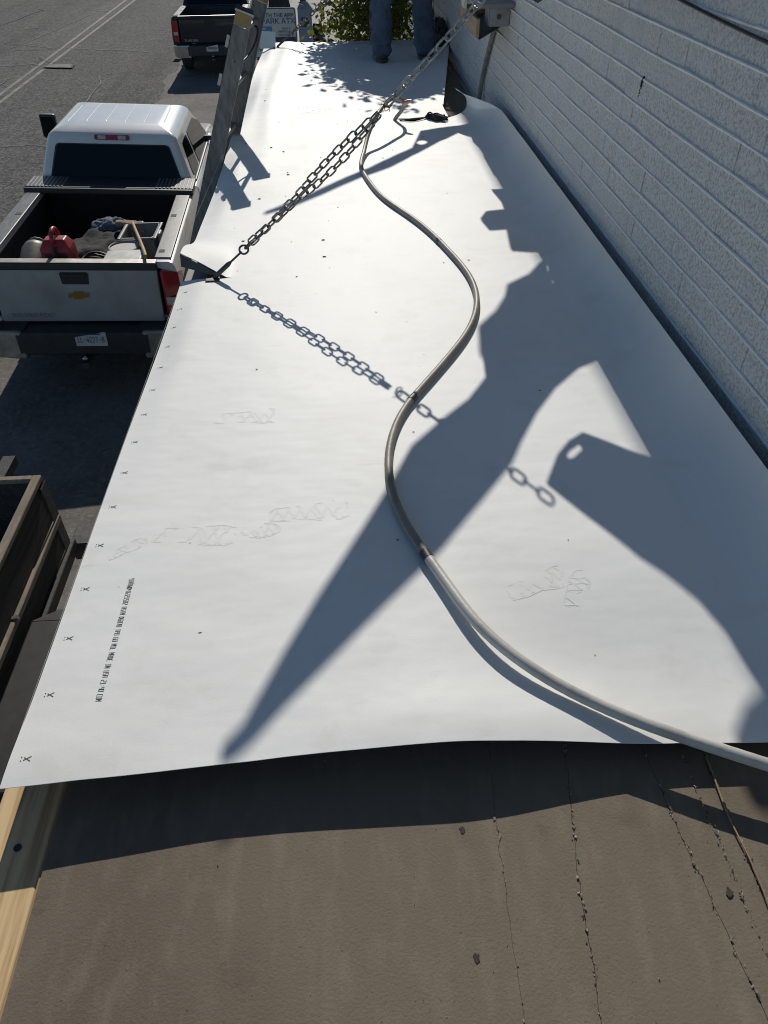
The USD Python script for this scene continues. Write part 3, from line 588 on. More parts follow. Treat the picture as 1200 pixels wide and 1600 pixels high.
for j in range(34):
    a = rng.uniform(-0.5, 0.35); L = rng.uniform(0.05, 0.15); p0 = np.array([0.01, 0, 0.006]) + rng.normal(0, 0.006, 3) * [1, 1, 0.3]
    p1 = p0 + L * np.array([math.cos(a), math.sin(a) * 0.9 - 0.25, rng.uniform(-0.02, 0.12)])
    st.append(tube(spline([p0, (p0 + p1) / 2 + rng.normal(0, 0.008, 3) + [0, 0, 0.01], p1], 7), rng.uniform(0.002, 0.006), 5))
obj('frayed_strands', cat_(*st), M['cable'], rag)
obj('torn_wrap', hull(np.array([0.09, -0.045, 0.018]) + rng.normal(0, 1, (26, 3)) * [0.028, 0.022, 0.009]), M['cloth_dark'], rag)

# ------------------------------------------------------------------ chains
def link_mesh(L, W, r, C, T, roll):
    """A chain link of outer length L, width W: centre C, axis T, rolled about it."""
    a = np.linspace(0, 2 * np.pi, 20, endpoint=False); rr = W / 2 - r; h = L / 2 - W / 2
    px = np.where(np.cos(a) > 0, h, -h) + rr * np.cos(a); py = rr * np.sin(a)
    T = T / np.linalg.norm(T); n = np.cross(T, [0, 1.0, 0]); n /= np.linalg.norm(n); b = np.cross(T, n)
    n, b = n * math.cos(roll) + b * math.sin(roll), -n * math.sin(roll) + b * math.cos(roll)
    P = C + px[:, None] * T + py[:, None] * n
    return tube(P, r, 6, closed=True)
def chain(name, label, A, slope, zend, split, seed, fan=0.0):
    t = thing(name, label, 'chain', A); r = np.random.default_rng(seed)
    u = np.array([1, 0, slope]); u = u / np.linalg.norm(u)
    run = lambda s: u * s + np.array([0, 0, -0.035 * math.sin(min(1, s / 1.65) * math.pi)])
    obj('turnbuckle', cat_(tube([run(0.005), run(0.02), run(0.10), run(0.115)], [0.005, 0.010, 0.010, 0.006], 10), tube([run(0.10), run(0.185)], 0.0045, 8)), M['steel_dark'], t, smooth=40)
    obj('anchor_plate', rbox(-0.03, 0.03, -0.03, 0.03, -0.004, 0.004, 0.002), M['steel_dark'], t)
    C = run(0.20); a = np.linspace(0, 2 * np.pi, 22, endpoint=False)
    obj('ring', tube(C + 0.018 * np.c_[np.cos(a), 0.3 * np.cos(a), np.sin(a)], 0.0045, 7, closed=True), M['steel_dark'], t, smooth=True)
    obj('hook', link_mesh(0.055, 0.022, 0.0045, run(0.232), u, 0.9), M['steel_dark'], t, smooth=True)
    pitch = 0.0365; side = np.array([-slope, 0, 1.0]); side /= np.linalg.norm(side)
    s0, s1 = 0.262, split
    n = int((s1 - s0) / pitch)
    for k in range(2):
        for i in range(n):
            f = i / n; sg = (-1, 1)[k]
            sep = (0.0062 + 0.0125 * math.sin(math.pi * min(1, max(0, (f - 0.36) / 0.56))) + fan * f)
            tw = math.cos(7.5 * f + 0.6) if f < 0.42 else 1.0
            off = sg * sep * (side * (tw if f < 0.42 else 1) + np.array([0, 1, 0]) * (0.55 * math.sin(7.5 * f + 0.6) if f < 0.42 else 0.15))
            nxt = run(s0 + pitch * (i + 1)) - run(s0 + pitch * i)
            obj('link', link_mesh(0.0510, 0.0325, 0.0037, run(s0 + pitch * i) + off, nxt, (i % 2) * math.pi / 2 + 0.35 + r.normal(0, 0.13)), M['galv'], t, smooth=True)
    if not fan:
        K = run(s1 + 0.01); w = []
        for j in range(6):
            d = r.normal(0, 1, 3); d /= np.linalg.norm(d); w.append(tube(spline([K - d * 0.012, K + r.normal(0, 0.008, 3), K + d * 0.026], 6), 0.0016, 5))
        obj('wire_tie', cat_(*w), M['steel_dark'], t)
        s = s1 + 0.03; p2 = 0.0415; i = 0
        while run(s)[2] < zend:
            obj('link', link_mesh(0.058, 0.037, 0.0045, run(s), run(s + p2) - run(s), (i % 2) * math.pi / 2 + 0.5 + r.normal(0, 0.1)), M['galv_bright'], t, smooth=True); s += p2; i += 1
    return t
chain('brace_chain', 'near doubled steel chain rising from a turnbuckle across the white sheet', (-0.5625, 3.014, 0.002), 0.905, 1.05, 1.005, 3)
chain('brace_chain', 'far steel chain rising from the outer corner beside the parking sign', (-0.5624, 8.42, 0.002), 0.80, 1.1, 1.75, 4, fan=0.05)

# ------------------------------------------------------------------ extension ladder against the outer edge
ladder = thing('extension_ladder', 'weathered grey ladder with yellow rail tips leaning on the outer edge', 'ladder', (-0.752, 4.75, 0))
t1 = np.array([-0.49, 4.96, 0.72]) - [-0.752, 4.75, 0]; dirL = t1 / np.linalg.norm(t1)
base = -dirL * (2.66 / dirL[2])
yv = np.array([0, 1.0, 0]) - dirL * dirL[1]; yv /= np.linalg.norm(yv); xv = np.cross(yv, dirL)   # xv: out of the ladder's plane
def rail(off, top, web=0.094, fl=0.032, t=0.004):
    p = Polygon([(-web / 2, 0), (web / 2, 0), (web / 2, fl), (web / 2 - t, fl), (web / 2 - t, t), (-web / 2 + t, t), (-web / 2 + t, fl), (-web / 2, fl)])
    return p
LY = 0.56
def rail_mesh(o, a, b, flip):
    p = rail(0, 0); p = affinity.scale(p, 1, flip, origin=(0, 0))
    m = trimesh.creation.extrude_polygon(p, b - a, engine='earcut')
    Mx = np.eye(4); Mx[:3, 0] = xv; Mx[:3, 1] = yv; Mx[:3, 2] = dirL; Mx[:3, 3] = o + dirL * a
    if np.linalg.det(Mx[:3, :3]) < 0: Mx[:3, 0] = -xv
    m.apply_transform(Mx); return m
Ltop = np.linalg.norm(t1); Lbot = np.linalg.norm(base)
rb = np.array([0.056, LY, 0.0])
for i, (o, flip, top) in enumerate(((np.zeros(3), 1, Ltop), (rb, -1, Ltop + 0.06))):
    rl = obj('rail', rail_mesh(o, -Lbot, top - 0.085, flip), M['fibreglass'], ladder)
    obj('yellow_tip', rail_mesh(o, top - 0.083, top - 0.012, flip), M['ladder_yellow'], rl)
    e = o + dirL * (top - 0.03) + yv * (0.013 * flip); c = []
    for sx in (-1, 1):
        for sy in (-1, 1):
            for sz in (0, 1): c.append(e + xv * sx * (0.051 - 0.004 * sz) + yv * sy * (0.021 - 0.003 * sz) + dirL * (0.024 + 0.020 * sz))
    obj('end_cap', hull(c), M['black_plastic'], rl)
    obj('cap_rim', hull([e + xv * sx * 0.0525 + yv * sy * 0.0225 + dirL * z for sx in (-1, 1) for sy in (-1, 1) for z in (0.014, 0.023)]), M['white_plastic'], rl)
s = -Lbot + 0.25
while s < Ltop - 0.1:
    o = dirL * s
    rg = obj('rung', tube([o + yv * 0.004, o + rb * 0.5, o + rb - yv * 0.004], 0.0145, 8), M['alu'], ladder, smooth=40)
    s += 0.305
for z_ in (0.42, 0.62):
    o = dirL * z_ - xv * 0.052 * np.sign(xv[0])
    obj('rail_bracket', hull([o + yv * a + dirL * b - xv * np.sign(xv[0]) * c for a in (-0.012, 0.03) for b in (-0.03, 0.03) for c in (0.0, 0.016)]), M['white_plastic'], ladder)
k0 = dirL * (Ltop - 0.26)
obj('rope', tube(spline([k0, k0 + rb * 0.25 + xv * 0.03 - dirL * 0.01, k0 + rb * 0.6 + xv * 0.05 + dirL * 0.07, k0 + rb + dirL * 0.10], 20), 0.007, 6), M['cable'], ladder, smooth=True)

# ------------------------------------------------------------------ unseen panels added above the picture, shaped to throw the big shadows
def plate_in_plane(name, label, cat, pix, Y0, thickness, material, holes=(), add=()):
    P = Polygon(shade_panel(pix, Y0)).buffer(0)
    for a in add: P = P.union(a)
    P = P.buffer(0.004).buffer(-0.004).intersection(sbox(-3, -1, 1.128, 9))
    for h in holes: P = P.difference(Polygon(shade_panel(h, Y0)))
    m = extr(P, thickness, (0, Y0 + thickness, 0), (1, 0, 0), (0, 0, 1))
    t = thing(name, label, cat, (0, 0, 0)); obj('panel', m, material, t); return t
def ell(u, v, a, b, ang=0, n=14):
    th = np.linspace(0, 2 * np.pi, n, endpoint=False); c, s = math.cos(ang), math.sin(ang)
    return [(u + a * math.cos(k) * c - b * math.sin(k) * s, v + a * math.cos(k) * s + b * math.sin(k) * c) for k in th]
spike1 = [(342, 1199), (376, 1164), (400, 1120), (440, 1048), (500, 948), (560, 855), (610, 775), (645, 712), (700, 662), (735, 635), (762, 600), (757, 560), (752, 520), (770, 508), (985, 520), (932, 563), (905, 574), (868, 606), (838, 646), (815, 690), (800, 725), (762, 772), (690, 858), (600, 948), (520, 1030), (440, 1112), (395, 1162), (364, 1190)]
def strip(Y0, ya, yb, edge=0.88):
    za, zb = (Y0 - yb) / SUN[1], (Y0 - ya) / SUN[1]
    return Polygon([(edge + SUN[0] * za, za), (1.128, za), (1.128, zb), (edge + SUN[0] * zb, zb)])
low = [(1155, 1135), (1172, 1085), (1204, 1058), (1300, 1062), (1300, 1180), (1166, 1150)]
plate_in_plane('shadow_fin', 'large near fin added out of view to cast the swept shadow', 'shadow caster', spike1, 3.92, 0.05, M['cabinet'], holes=[ell(918, 553, 5, 7)],
               add=[strip(3.92, 0.62, 2.47), Polygon(shade_panel(low, 3.92)).buffer(0)])  # added fin, unseen; outline traced back from the shadow it should cast
spike2 = [(412, 337), (440, 326), (480, 310), (540, 283), (575, 268), (600, 255), (645, 235), (658, 208), (690, 203), (740, 195), (780, 230), (716, 207), (660, 236), (610, 262), (560, 281), (500, 307), (450, 327)]
bl = [(880, 404), (852, 402), (836, 396), (800, 394), (793, 360), (765, 362), (753, 348), (762, 336), (790, 332), (785, 318), (770, 300), (800, 300), (860, 380)]
plate_in_plane('shadow_fin', 'far fin added out of view to cast the far swept shadow', 'shadow caster', spike2, 7.0, 0.05, M['cabinet'], holes=[ell(660, 225, 9, 5)], add=[strip(7.0, 3.4, 5.35)])
midp = [(752, 560), (750, 518), (778, 492), (792, 470), (796, 452), (830, 436), (846, 418)] + bl + [(1000, 420), (1000, 560)]
plate_in_plane('shadow_fin', 'middle ragged fin added out of view to shade the sheet beside the wall', 'shadow caster', midp, 5.25, 0.05, M['cabinet'], holes=[ell(856, 425, 3, 8, -0.3), ell(864, 446, 3, 6, -0.3)], add=[strip(5.25, 2.2, 3.75)])
brk = [(855, 756), (862, 738), (872, 712), (890, 690), (912, 677), (960, 695), (1018, 718), (1110, 790), (1190, 900), (1230, 1040), (1200, 1058), (1170, 1020), (1130, 960), (1090, 922), (1040, 890), (1000, 868), (930, 815), (890, 784)]
plate_in_plane('shadow_plate', 'slotted plate added out of view to shadow the sheet by the near chain', 'shadow_caster', brk, 3.17, 0.012, M['steel_dark'], holes=[[(888, 718), (886, 711), (890, 704), (904, 694), (910, 698), (910, 705), (897, 717)]])  # added plate, unseen; outline and slot cut for the shadow on the sheet

# ------------------------------------------------------------------ pickup trucks (x right, y forward, z up; origin on the road under the tailgate)
def side_panel(poly_yz, x0, x1):
    """A panel lying across x, its outline in (y, z)."""
    m = trimesh.creation.extrude_polygon(poly_yz, abs(x1 - x0), engine='earcut')
    V = np.array(m.vertices); m.vertices = np.c_[min(x0, x1) + V[:, 2], V[:, 0], V[:, 1]]; return m
def wheel_parts(t, x, y, r=0.39, w=0.27):
    s = 1 if x > 0 else -1
    prof = np.array([(0.20, -w / 2 + 0.02), (r - 0.05, -w / 2), (r - 0.01, -w / 2 + 0.03), (r, -w / 4), (r, w / 4), (r - 0.01, w / 2 - 0.03), (r - 0.05, w / 2), (0.20, w / 2 - 0.02), (0.20, -w / 2 + 0.02)])
    tm = trimesh.creation.revolve(prof, sections=36); tm.apply_transform(trimesh.transformations.rotation_matrix(math.pi / 2, [0, 1, 0])); tm.apply_translation((x, y, r))
    wh = obj('wheel', tm, M['tyre'], t, smooth=30)
    rim = cat_(disc(0.215, 0.20, x + s * 0.02, x + s * 0.105), disc(0.06, 0.05, x + s * 0.105, x + s * 0.125)); rim.apply_translation((0, y, r))
    obj('rim', rim, M['dull_chrome'], wh, smooth=30)
def arch_cut(m, y, r=0.46, z=0.40):
    c = Manifold.cylinder(3, r, r, 40, True).rotate((0, 90, 0)).translate((0, y, z)); return m - c
def pickup(name, label, loc, body, P):
    t = thing(name, label, 'pickup truck', loc, P.get('yaw', 0), None, P.get('roll', 0))
    BL, CB, RB, RF, WB, HB, HF = P['bed'], P['bed'] + 0.05, P['roof_back'], P['roof_front'], P['wind_base'], P['belt'], P['length']
    W, H, RW = P['half'], P['height'], P['roof_half']
    rail = P['rail']
    # bed: two sides with rounded flanks, front board, floor
    for s in (-1, 1):
        pr = [(W - 0.22, 0.62), (W - 0.03, 0.56), (W - 0.005, 0.72), (W, 0.90), (W - 0.012, 1.05), (W - 0.02, 1.18), (W - 0.045, rail - 0.05), (W - 0.065, rail - 0.015), (W - 0.10, rail), (W - 0.24, rail), (W - 0.24, rail - 0.05), (W - 0.15, rail - 0.08), (W - 0.17, 0.80), (W - 0.22, 0.80)]
        cs = m3.CrossSection([[(s * a, b) for a, b in pr][::s]])
        m = cs.extrude(BL).rotate((90, 0, 0)).translate((0, BL + 0.03, 0))
        m = arch_cut(m, BL * 0.5 + 0.18)
        side = obj('bed_side', m, body if s < 0 else P.get('flank', body), t, smooth=35)
        obj('rail_cap', rbox(*sorted((s * (W - 0.245), s * (W - 0.085))), 0.10, BL + 0.02, rail - 0.006, rail + 0.016, 0.01), M['rail_plastic'], side, smooth=40)
        for k, yy in enumerate((0.22, BL * 0.52, BL - 0.35)):
            obj('stake_hole', bx(s * (W - 0.19) - 0.028, s * (W - 0.19) + 0.028, yy, yy + 0.07, rail + 0.012, rail + 0.019), M['bed_liner'], side)
        lamp = Manifold.batch_hull([Manifold.sphere(0.02, 10).translate(q) for q in ((s * (W - 0.175), -0.012, rail - 0.09), (s * (W - 0.045), 0.03, rail - 0.12), (s * (W - 0.025), 0.03, 0.82), (s * (W - 0.16), -0.012, 0.80), (s * (W - 0.17), 0.15, rail - 0.11), (s * (W - 0.022), 0.16, rail - 0.15), (s * (W - 0.018), 0.16, 0.86), (s * (W - 0.16), 0.15, 0.84))])
        tl = obj('tail_light', lamp, M['red_lens'], t, smooth=50)
        obj('reverse_lens', rbox(*sorted((s * (W - 0.165), s * (W - 0.06))), -0.036, -0.02, 0.94, 1.02, 0.006), M['clear_lens'], tl, smooth=40)
        obj('corner_post', rbox(*sorted((s * (W - 0.20), s * (W - 0.02))), 0.005, 0.12, 0.60, 0.80, 0.02), body, t, smooth=40)
        # cab side: door skins
    obj('bed_floor', bx(-W + 0.18, W - 0.18, 0.03, BL + 0.02, 0.74, 0.78), M['bed_liner'], t)
    obj('bed_front_board', rbox(-W + 0.16, W - 0.16, BL - 0.03, BL + 0.03, 0.76, rail - 0.01, 0.01), M['bed_liner'], t, smooth=40)
    for s in (-1, 1): obj('bed_liner', bx(*sorted((s * (W - 0.225), s * (W - 0.215))), 0.06, BL - 0.03, 0.781, rail - 0.06), M['bed_liner'], t)
    tw = W - 0.215
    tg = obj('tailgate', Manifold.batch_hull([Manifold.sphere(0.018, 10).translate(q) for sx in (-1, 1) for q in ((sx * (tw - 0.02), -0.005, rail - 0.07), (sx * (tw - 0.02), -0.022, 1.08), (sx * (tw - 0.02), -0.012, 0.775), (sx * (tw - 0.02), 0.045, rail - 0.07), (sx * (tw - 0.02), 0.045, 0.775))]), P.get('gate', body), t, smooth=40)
    obj('gate_cap', rbox(-tw, tw, -0.034, 0.075, rail - 0.068, rail + 0.006, 0.012), P.get('cap', M['black_plastic']), tg, smooth=40)
    obj('gate_cap_top', rbox(-tw + 0.004, tw - 0.004, -0.030, 0.07, rail + 0.005, rail + 0.011, 0.003), P.get('captop', M['rail_plastic']), tg, smooth=40)
    hd = extr(rpoly([(-0.125, rail - 0.21), (0.125, rail - 0.21), (0.135, rail - 0.085), (-0.135, rail - 0.085)], 0.02), 0.012, (0, -0.022, 0), (1, 0, 0), (0, 0, 1))
    hn = obj('gate_handle', hd, M['bed_liner'], tg)
    obj('pull', rbox(-0.105, 0.105, -0.045, -0.034, rail - 0.125, rail - 0.10, 0.004), M['black_plastic'], hn, smooth=40)
    # rear bumper
    bp = obj('rear_bumper', Manifold.batch_hull([Manifold.sphere(0.03, 10).translate(q) for q in ((-0.62, -0.20, 0.71), (0.62, -0.20, 0.71), (-0.62, -0.20, 0.52), (0.62, -0.20, 0.52), (-0.62, 0.02, 0.71), (0.62, 0.02, 0.71), (0.62, 0.0, 0.5), (-0.62, 0.0, 0.5))]), M['black_plastic'], t, smooth=40)
    for s in (-1, 1):
        obj('bumper_end', Manifold.batch_hull([Manifold.sphere(0.03, 10).translate((s * a, b, c)) for a, b, c in ((0.60, -0.20, 0.72), (0.60, -0.20, 0.47), (W - 0.12, -0.17, 0.72), (W - 0.12, -0.17, 0.48), (W - 0.03, -0.02, 0.71), (W - 0.03, -0.02, 0.50), (0.60, 0.0, 0.71), (0.6, 0.0, 0.48))]), P['bumper'], bp, smooth=40)
        obj('step_pad', rbox(*sorted((s * 0.55, s * (W - 0.10))), -0.195, 0.0, 0.747, 0.756, 0.004), M['black_plastic'], bp, smooth=40)
    pl = obj('number_plate', extr(rpoly([(-0.152, 0.600), (0.152, 0.600), (0.152, 0.752), (-0.152, 0.697)], 0.012), 0.004, (P.get('plate_x', 0), -0.236, 0.0), (1, 0, 0), (0, 0, 1)), M['plate'], bp)
    if P.get('plate'):
        obj('plate_number', text_on(P['plate'], 0.062, (P.get('plate_x', 0), -0.241, 0.640), (1, 0, 0), (0, 0, 1), 0.002, width=0.255, centre=True), M['ink'], pl)
        obj('plate_header', extr(sbox(-0.10, 0.723, 0.10, 0.737), 0.001, (P.get('plate_x', 0), -0.241, 0), (1, 0, 0), (0, 0, 1)), M['sign_navy'], pl)
    else:
        obj('plate_band', extr(sbox(-0.12, 0.65, 0.12, 0.70), 0.001, (P.get('plate_x', 0), -0.241, 0), (1, 0, 0), (0, 0, 1)), M['grey_plastic'], pl)
    hb = obj('tow_hitch', rbox(-0.035, 0.035, -0.34, -0.02, 0.40, 0.46, 0.006), M['steel_dark'], t, smooth=40)
    obj('hitch_ball', trimesh.creation.icosphere(2, radius=0.028).apply_translation((0, -0.31, 0.50)), M['chrome'], hb, smooth=True)
    # lower cab, bonnet
    lower = Manifold.batch_hull([Manifold.sphere(0.05, 12).translate(q) for sx in (-1, 1) for q in ((sx * (W - 0.07), CB + 0.06, 0.50), (sx * (W - 0.05), CB + 0.06, 0.92), (sx * (W - 0.085), CB + 0.06, HB - 0.05), (sx * (W - 0.07), HF - 1.15, 0.50), (sx * (W - 0.05), HF - 1.15, 0.92), (sx * (W - 0.10), WB + 0.08, HB - 0.06))])
    nose = Manifold.batch_hull([Manifold.sphere(0.06, 12).translate(q) for sx in (-1, 1) for q in ((sx * (W - 0.08), WB - 0.1, 0.52), (sx * (W - 0.06), WB - 0.1, 0.92), (sx * (W - 0.18), WB - 0.1, HB - 0.04), (sx * (W - 0.07), HF - 0.35, 0.55), (sx * (W - 0.06), HF - 0.45, 0.92), (sx * (W - 0.20), HF - 0.30, HB - 0.15), (sx * (W - 0.30), HF - 0.08, 0.62), (sx * (W - 0.32), HF - 0.08, 1.0))])
    cabm = arch_cut(lower + nose, HF - 1.02)
    obj('cab_body', cabm, body, t, smooth=35)
    obj('bonnet', Manifold.batch_hull([Manifold.sphere(0.03, 10).translate(q) for sx in (-1, 1) for q in ((sx * 0.60, WB - 0.05, HB + 0.005), (sx * 0.66, HF - 0.42, HB - 0.105), (sx * 0.40, HF - 0.30, HB - 0.13), (sx * 0.60, HF - 0.5, HB - 0.2))]), body, t, smooth=40)
    # greenhouse
    r = 0.07; gh = []
    for sx in (-1, 1):
        gh += [(sx * (W - 0.10 - r), CB + 0.07 + r, HB - 0.02), (sx * (W - 0.10 - r), WB - r, HB - 0.02), (sx * (RW - r * 0.5), RB + r, H - 0.075 - r), (sx * (RW - r * 0.5), RF - r, H - 0.075 - r)]
        for k in range(1, 8):
            q_ = k / 8.0; zz = H - 0.075 * (1 - math.sin(q_ * math.pi / 2)) - r; xx = RW - r * 0.5 - 0.30 * (1 - math.cos(q_ * math.pi / 2)); yy = 0.34 * (1 - math.cos(q_ * math.pi / 2))
            gh += [(sx * xx, RB + r + yy, zz), (sx * xx, RF - r - yy, zz)]
    obj('greenhouse', Manifold.batch_hull([Manifold.sphere(r, 24).translate(q) for q in gh]), body, t, smooth=40)
    for k in range(6):
        x = (-0.52 + 0.208 * k) * RW / 0.66
        zt = lambda y, x=x: H - 0.0035 - 0.015 * max(0.0, (abs(x) - 0.42) / 0.15)
        obj('roof_rib', tube([(x, RB + 0.32, zt(0) - 0.012), (x * 0.99, RB + 0.42, zt(0) - 0.0005), (x * 0.97, RF - 0.35, zt(0) - 0.0005), (x * 0.96, RF - 0.25, zt(0) - 0.012)], 0.0085, 8), body, t, smooth=True)
    def on_hull_back(x, f):
        """Point on the rear face: f 0 at the belt, 1 at the roof edge."""
        return np.array([x, CB + 0.07 + (RB - CB - 0.07) * f, HB - 0.02 + (H - 0.075 - r - HB + 0.02) * f])
    nb = np.cross([1, 0, 0], on_hull_back(0, 1) - on_hull_back(0, 0)); nb /= np.linalg.norm(nb)
    nb = nb if nb[1] < 0 else -nb; push = np.array([0, r, 0])
    q = lambda x, f: on_hull_back(x, f) + push + nb * (r + 0.001)
    wl, wt = W - 0.235, RW - 0.085
    win = obj('rear_window', quadpanel([q(-wl, 0.02), q(wl, 0.02), q(wt, 0.90), q(-wt, 0.90)], 0.006, 0.05), M['auto_glass'], t)
    obj('window_seal', quadpanel([q(-wl - 0.018, -0.02), q(wl + 0.018, -0.02), q(wt + 0.016, 0.925), q(-wt - 0.016, 0.925)], 0.003, 0.06), M['black_plastic'], win)
    bl = obj('high_brake_light', extr(rpoly([(-0.20, -0.028), (0.20, -0.028), (0.20, 0.028), (-0.20, 0.028)], 0.02), 0.02, on_hull_back(0, 1.03) + push + nb * (r * 0.98) + [0, 0.012, 0.016], (1, 0, 0), on_hull_back(0, 1) - on_hull_back(0, 0)), M['red_lens'], t)
    for sx in (-1, 1):
        obj('cargo_lens', extr(rpoly([(-0.045, -0.02), (0.045, -0.02), (0.045, 0.02), (-0.045, 0.02)], 0.008), 0.004, on_hull_back(sx * 0.115, 1.03) + push + nb * (r * 0.98 + 0.0195) + [0, 0.012, 0.016], (1, 0, 0), on_hull_back(0, 1) - on_hull_back(0, 0)), M['clear_lens'], bl)
    for sx in (-1, 1):
        A = lambda y, f, sx=sx: np.array([sx * (W - 0.10 - r + (RW - r * 0.5 - W + 0.10 + r) * f), y, HB - 0.02 + (H - 0.075 - r - HB + 0.02) * f])
        ns = np.cross([0, 1, 0], A(0, 1) - A(0, 0)); ns /= np.linalg.norm(ns); ns = ns if ns[0] * sx > 0 else -ns
        B = lambda y, f: A(y, f) + ns * (r + 0.001)
        mid = P['pillar']
        w1 = [B(CB + 0.30, 0.06), B(mid - 0.05, 0.06), B(mid - 0.05, 0.86), B(RB + 0.22, 0.86)]
        w2 = [B(mid + 0.05, 0.04), B(WB - 0.16, 0.04), B(RF + 0.22, 0.62), B(RF - 0.10, 0.86), B(mid + 0.05, 0.86)]
        for w_ in (w1, w2):
            w_ = w_ if sx > 0 else [w_[0]] + w_[1:][::-1]
            obj('side_window', quadpanel(w_, 0.005, 0.05), M['auto_glass'], t)
        for yy in (CB + 0.12, mid, WB - 0.02):
            obj('door_seam', bx(*sorted((sx * (W - 0.02), sx * (W + 0.0005))), yy - 0.004, yy + 0.004, 0.56, HB - 0.10), M['bed_liner'], t)
        for yy in (mid - 0.22, WB - 0.95):
            obj('door_handle', rbox(*sorted((sx * (W - 0.02), sx * (W + 0.035))), yy, yy + 0.16, 1.02, 1.055, 0.01), M['chrome'] if P.get('chrome_handles') else M['black_plastic'], t, smooth=40)
        obj('belt_moulding', rbox(*sorted((sx * (W - 0.105), sx * (W - 0.075))), CB + 0.25, WB - 0.2, HB - 0.015, HB + 0.02, 0.008), M['rail_plastic'], t, smooth=40)
        my = WB - 0.42
        mr = obj('door_mirror', rbox(*sorted((sx * (W + 0.10), sx * (W + 0.31))), my - 0.03, my + 0.07, HB - 0.0, HB + 0.30, 0.03), M['black_plastic'], t, smooth=40)
        obj('mirror_arm', rbox(*sorted((sx * (W - 0.14), sx * (W + 0.14))), my, my + 0.05, HB + 0.02, HB + 0.08, 0.012), M['black_plastic'], mr, smooth=40)
        obj('mirror_glass', rbox(*sorted((sx * (W + 0.12), sx * (W + 0.29))), my - 0.034, my - 0.028, HB + 0.03, HB + 0.27, 0.003), M['auto_glass'], mr)
        obj('headlight', rbox(*sorted((sx * (W - 0.36), sx * (W - 0.07))), HF - 0.36, HF - 0.20, 0.86, 1.04, 0.04), M['clear_lens'], t, smooth=40)
        wheel_parts(t, sx * (W - 0.16), BL * 0.5 + 0.18); wheel_parts(t, sx * (W - 0.16), HF - 1.02)
    f0 = np.array([0, WB - r, HB - 0.02]); f1 = np.array([0, RF - r, H - 0.075 - r]); nf = np.cross(f1 - f0, [1, 0, 0]); nf /= np.linalg.norm(nf); nf = nf if nf[1] > 0 else -nf
    g = lambda x, f: f0 + (f1 - f0) * f + [x, 0, 0] + nf * (r + 0.001)
    obj('windscreen', quadpanel([g(W - 0.24, 0.03), g(-W + 0.24, 0.03), g(-RW + 0.08, 0.92), g(RW - 0.08, 0.92)], 0.005, 0.05), M['auto_glass'], t)
    obj('front_bumper', rbox(-W + 0.08, W - 0.08, HF - 0.22, HF, 0.42, 0.66, 0.05), P['bumper'], t, smooth=40)
    obj('grille', rbox(-0.52, 0.52, HF - 0.16, HF - 0.02, 0.70, 1.02, 0.03), M['black_plastic'], t, smooth=40)
    obj('chassis', bx(-0.55, 0.55, 0.1, HF - 0.4, 0.34, 0.60), M['bed_liner'], t)
    return t, tg

TX, TY = -2.665, 6.876
silver = dict(bed=2.32, roof_back=2.58, roof_front=4.10, wind_base=4.75, length=6.0, belt=1.32, half=1.0, height=1.885, roof_half=0.72, rail=1.355, pillar=3.25, yaw=0.037, roll=0.055, bumper=M['dull_chrome'], plate='LL-4227-B', plate_x=0.08, flank=M['dirty_white'], chrome_handles=True, captop=M['dull_chrome'], gate=M['gate_shaded'])
truck, gate = pickup('parked_pickup', 'white pickup truck with open loaded bed parked beside the awning', (TX, TY, ZG), M['white_car'], silver)
bow = Polygon([(-0.098, -0.020), (-0.040, -0.020), (-0.046, -0.036), (0.034, -0.036), (0.046, -0.016), (0.090, -0.016), (0.104, 0.018), (0.046, 0.018), (0.050, 0.036), (-0.032, 0.036), (-0.042, 0.016), (-0.084, 0.016)])
em = obj('emblem', extr(bow.buffer(0.007), 0.006, (0, -0.041, 1.045), (1, 0, 0), (0, 0, 1)), M['dull_chrome'], gate)
obj('emblem_face', extr(bow, 0.003, (0, -0.0472, 1.045), (1, 0, 0), (0, 0, 1)), M['gold'], em)
obj('lettering', text_on('SILVERADO', 0.040, (-0.685, -0.034, 0.815), (1, 0, 0), (0, 0.0, 1), 0.004, width=0.41), M['grey_plastic'], gate)
# folded soft cover at the front of the bed
tn = thing('folded_bed_cover', 'black ribbed folded cover at the front of the white pickup bed', 'bed cover', (TX, TY, ZG), 0.037, None, 0.055)
obj('folded_panel', rbox(-0.945, 0.945, 2.00, 2.40, 1.374, 1.412, 0.012), M['vinyl'], tn, smooth=40)
obj('front_bar', rbox(-0.945, 0.945, 1.955, 2.003, 1.345, 1.408, 0.012), M['black_plastic'], tn, smooth=40)
for k in range(44):
    x = -0.93 + k * 0.0425
    if abs(x + 0.01) > 0.52:
        obj('rib', rbox(x, x + 0.024, 2.01, 2.37, 1.410, 1.4165, 0.003), M['rail_plastic'], tn, smooth=40)  # ribs at the ends only, their grey is painted sun sheen

